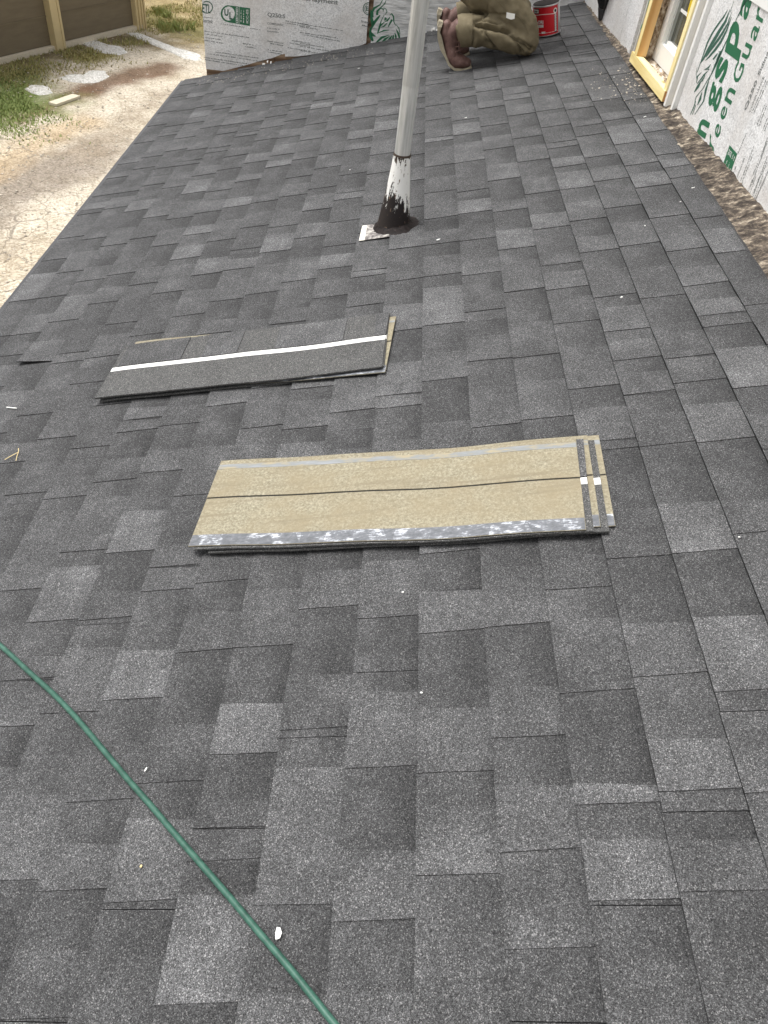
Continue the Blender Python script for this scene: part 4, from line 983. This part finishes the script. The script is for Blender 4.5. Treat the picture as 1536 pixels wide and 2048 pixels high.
def seam_tube(qs, name, off=-.016, rad=.0018):
    """lay a stitched line on the trousers where the pixel rays meet them"""
    bvh_pts = []
    for q in qs:
        d_ = ray(q).normalized(); ok, loc, nor, _ = trs.evaluated_get(dgx).ray_cast(CAM, d_) if False else tm_ray(q)
        if ok: bvh_pts.append(loc+nor*.0015)
    if len(bvh_pts) > 1: MB().tube(bvh_pts, rad, 6).build(name, THREAD, trs)
from mathutils.bvhtree import BVHTree
bv = BVHTree.FromPolygons([v.co.copy() for v in tm_.vertices], [tuple(p_.vertices) for p_ in tm_.polygons])
def tm_ray(q):
    loc, nor, i, d_ = bv.ray_cast(CAM, ray(q).normalized()); return (loc is not None), loc, nor, 0
seam_tube([c7(430,735),c7(560,720),c7(700,700),c7(900,705),c7(1100,720),c7(1240,715)], 'seam')
seam_tube([c7(900,320),c7(960,360),c7(1040,400)], 'seam'); seam_tube([c7(905,330),c7(990,270),c7(1040,240)], 'seam'); seam_tube([c7(880,0),c7(950,60),c7(1040,150)], 'seam')
seam_tube([c7(775,20),c7(770,100),c7(700,200),c7(620,270)], 'seam'); seam_tube([c7(1110,180),c7(1200,240),c7(1270,330),c7(1310,450)], 'seam')
ok, loc, nor, _ = tm_ray(c7(1075,210))
if ok:
    o_ = empty('wipe', loc) if False else None
    y_ = nor.cross(Vector((1,0,0))).normalized(); x_ = y_.cross(nor)
    MB().prism([loc+nor*.002+x_*a+y_*b_ for a, b_ in ((-.024,-.012),(.006,-.018),(.026,-.012),(.024,.012),(-.004,.013),(-.026,.015))], nor*.003).build('white_tag', TAPE, trs)
# hem rings
for s in (NK, FK): MB().tube([Pn(.405,s,.210),Pn(.42,s,.210),Pn(.48,s,.201)], [(.074,.083),(.078,.087),(.078,.086)], 26, SIDE, cap=False).build('hem', PANTS, trs, True)
# jacket
jk = MB(); P, r = torso(0); jk.tube(P[1:], r[1:], 20, SIDE)
for arm in (armN, armF): jk.tube(arm[0], arm[1], 14, SIDE)
link('jacket', remeshed(jk, .010, 5, 'jacket'), JACKET, person, True)
for arm, e in ((armN,1),(armF,-1)):
    gl = MB(); hand(gl, arm[0][-1], (arm[0][-1]-arm[0][-2]).normalized(), e, .003); gl.build('glove', JACKET, person, True)
hd = MB(); hd.tube([Pn(1.03,pcy,1.03),Pn(1.06,pcy,1.07),Pn(1.075,pcy,1.10)], [(.088,.095),(.092,.10),(.08,.09)], 16, SIDE); hd.build('hair', HAIR, person, True)
# boots
BT = .028
Pb = lambda t, s_, n: Pn(t+BT, s_, n)
def boot(s, name='boot'):
    b = MB()
    b.tube([Pb(.398,s,.036),Pb(.375,s,.043),Pb(.345,s,.052),Pb(.322,s,.085),Pb(.318,s,.14),Pb(.335,s,.20),Pb(.375,s,.222),Pb(.43,s,.212)],
           [(.040,.030),(.050,.042),(.053,.046),(.049,.044),(.042,.045),(.045,.052),(.048,.052),(.050,.052)], 18, SIDE)
    b.tube([Pb(.305,s,.16),Pb(.298,s,.215),Pb(.31,s,.25)], [(.036,.028),(.038,.032),(.033,.028)], 14, SIDE)
    me = remeshed(b, .006, 4, 'boot')
    crease(me, [([tuple(Pb(.40,s-.05,.075)), tuple(Pb(.36,s-.045,.10)), tuple(Pb(.335,s-.04,.085))],.006,.006), ([tuple(Pb(.375,s-.05,.10)), tuple(Pb(.345,s-.045,.12))],.004,.006)], .005, .006)
    bo = link(name, me, LEATHER, person, True)
    path = [(.432,.012),(.40,.008),(.36,.008),(.325,.016),(.296,.045),(.280,.09),(.270,.14),(.262,.20),(.262,.255),(.275,.28)]
    half = [.030,.042,.048,.047,.042,.038,.036,.036,.036,.026]; rings = []
    for i, ((t, n_), w_) in enumerate(zip(path, half)):
        a_ = path[max(i-1,0)]; c_ = path[min(i+1,len(path)-1)]; dx, dy = c_[0]-a_[0], c_[1]-a_[1]; l = math.hypot(dx,dy)
        nx_, ny_ = -dy/l, dx/l; h_ = .013 if i < 6 else .026
        if ny_ > 0 or i >= 4: pass
        # outward = away from the foot
        ox, oy = (dy/l, -dx/l) if (dy/l < 0 or -dx/l < 0) else (-dy/l, dx/l)
        t2, n2 = t+ox*(h_-.010), max(.004, n_+oy*(h_-.010)); t3, n3 = t-ox*.010, n_-oy*.010
        rings.append([Pb(t2,s-w_,n2), Pb(t2,s+w_,n2), Pb(t3,s+w_*1.02,n3), Pb(t3,s-w_*1.02,n3)])
    MB().loft(rings).build('sole', SOLE, bo)
    for q0, q1 in (((.345,.115),(.39,.115)),((.35,.14),(.39,.135)),((.36,.165),(.395,.155))):
        MB().tube([Pb(q0[0],s-.052,q0[1]), Pb(q1[0],s-.035,q1[1])], .003, 6).build('lace', LEATHER, bo)
    return bo
boot(NK+.016); boot(FK)

# ------------------------------------------------------------------ black tool leaning by the wall
tt, ts = px_roof((1205, 44)); tb_ = R(tt+.006, ts, .012)
tool = empty('power_tool', tb_, 'glossy black power tool standing nose down at the foot of the side wall', 'tool')
X_ = Vector((cs,0,sn)); Y_ = Vector((0,1,0))
L3 = lambda x, y, z: tb_+X_*x+Y_*y+NR*z
MB().tube([L3(-.018,0,.012), L3(-.012,0,.06), L3(0,.0,.10)], [(.014,.016),(.022,.024),(.030,.032)], 14, SIDE).build('nose', TOOLM, tool, True)
MB().tube([L3(0,0,.085), L3(.008,.0,.125), L3(.010,.0,.18), L3(.010,0,.25)], [(.035,.036),(.052,.054),(.055,.058),(.048,.050)], 20, SIDE).build('housing', TOOL, tool, True)
MB().tube([L3(.03,-.03,.20), L3(.0,-.09,.24), L3(-.01,-.13,.26)], [.022,.020,.021], 14).build('handle', TOOL, tool, True)
MB().tube([L3(-.028,-.03,.20), L3(-.030,-.034,.20)], [.014,.013], 16, cap=False).build('vent_cap', TOOLM, tool, True)

# ------------------------------------------------------------------ chips and bits
def chip(q, w, h, label, group=None, mat=CHIP, seed=0, th=.0018, n=.0105):
    r = random.Random(seed+int(q[0])); a = px_roof(q, n); m = 6; ph = r.uniform(0,6); mb = MB(); ca, sa = math.cos(ph*.0+r.uniform(-.5,.5)), math.sin(r.uniform(-.5,.5))
    pts = []
    for i in range(m):
        an = 2*math.pi*i/m; x, y = w*.5*math.cos(an)*r.uniform(.75,1.2), h*.5*math.sin(an)*r.uniform(.75,1.2); pts.append(R(a[0]+x*ca-y*sa, a[1]+x*sa+y*ca, n+r.uniform(0,.0015)))
    mb.prism(pts, NR*th); o = mb.build('paint_chip', mat); tag(o, label, 'debris', group)
chip((557,1867), .013, .022, 'large white paint chip beside the green hose')
chip((292,1540), .004, .012, 'tiny white sliver on the shingles left of the hose bend')
chip((283,1733), .006, .006, 'small tan crumb on the shingles below the hose', mat=STRAW)
chip((1243,595), .010, .006, 'cream paint chip on the shingles between the mast and the side wall')
G_ = 'white slivers scattered on the shingles'
for i, (q, lb) in enumerate((((1386,376),'white sliver on the last course beside the rubble strip'),((1361,404),'slanting white sliver below the green certification square'),((876,480),'thin white sliver right of the flashing cone'),
    ((718,137),'curled white strip on the shingles below the end wall emblem'),((932,236),'white sliver on the shingles between mast and window'),((1290,234),'white curl on the shingles below the near corner of the timber sill'),
    ((1228,155),'white crumb at the edge of the sawdust'),((806,1185),'white fleck on the shingles just below the tan stack'),((1478,1075),'white fleck on the shingles right of the tan stack'),((843,1386),'lone white fleck on the shingles well below the tan stack'),
    ((1290,452),'white fleck on the shingles left of the rubble strip'),((700,340),'white fleck on the shingles left of the mast collar'))):
    chip(q, .017 if i in (0,2,3,4,5) else .006, .004, lb, G_, seed=i)
a = R(*px_roof((14,815), .011), .012); b_ = R(*px_roof((33,817), .011), .012)
tag(MB().tube([a, b_], .0022, 8).build('nail', TAPE, smooth=True), 'short white stick lying alone on the left shingles', 'debris')
tw = empty('twig', R(*px_roof((30,905)), .01), 'forked straw twig on the left shingles', 'twig')
MB().tube([R(*px_roof(q,.013),.013) for q in ((10,919),(22,912),(37,904),(37,897))], .0014, 6).build('stem', STRAW, tw); MB().tube([R(*px_roof(q,.013),.013) for q in ((37,904),(34,912),(32,921))], .0012, 6).build('side_stem', STRAW, tw)
# sawdust and crumbs under the window
r = random.Random(9); mb = MB()
for i in range(150):
    q = (r.gauss(1262, 32), r.gauss(176, 17))
    t, s = px_roof(q)
    if t > 1.285 or s > YW-.1: continue
    z_ = r.choice((.001,.0014,.0014,.002,.003,.0055)); c_ = R(t, s, .0100); a = r.uniform(0,3); x = Vector((cs*math.cos(a), math.sin(a), sn*math.cos(a)))*z_; y = NR.cross(x)*r.uniform(.3,.8)
    mb.hexa([c_-x-y, c_+x-y, c_+x+y, c_-x+y, c_-x-y+NR*.0012, c_+x-y+NR*.0012, c_+x+y+NR*.0012, c_-x+y+NR*.0012])
for i in range(160):
    q = (r.uniform(400, 760), 0); q = (q[0], 158-(q[0]-413)*.19+r.uniform(0,16)); t, s = px_roof(q); c_ = R(t, s, .011); z_ = r.choice((.0012,.002,.003))
    x = Vector((cs,0,sn))*z_; y = Vector((0,1,0))*z_*.6; mb.hexa([c_-x-y, c_+x-y, c_+x+y, c_-x+y, c_-x-y+NR*.001, c_+x-y+NR*.001, c_+x+y+NR*.001, c_-x+y+NR*.001])
tag(mb.build('sawdust', plain('sawdust', (.52,.46,.38), .9, var=.3, scale=90)), 'sawdust and crumbs scattered below the window and end wall', 'sawdust', kind='stuff')
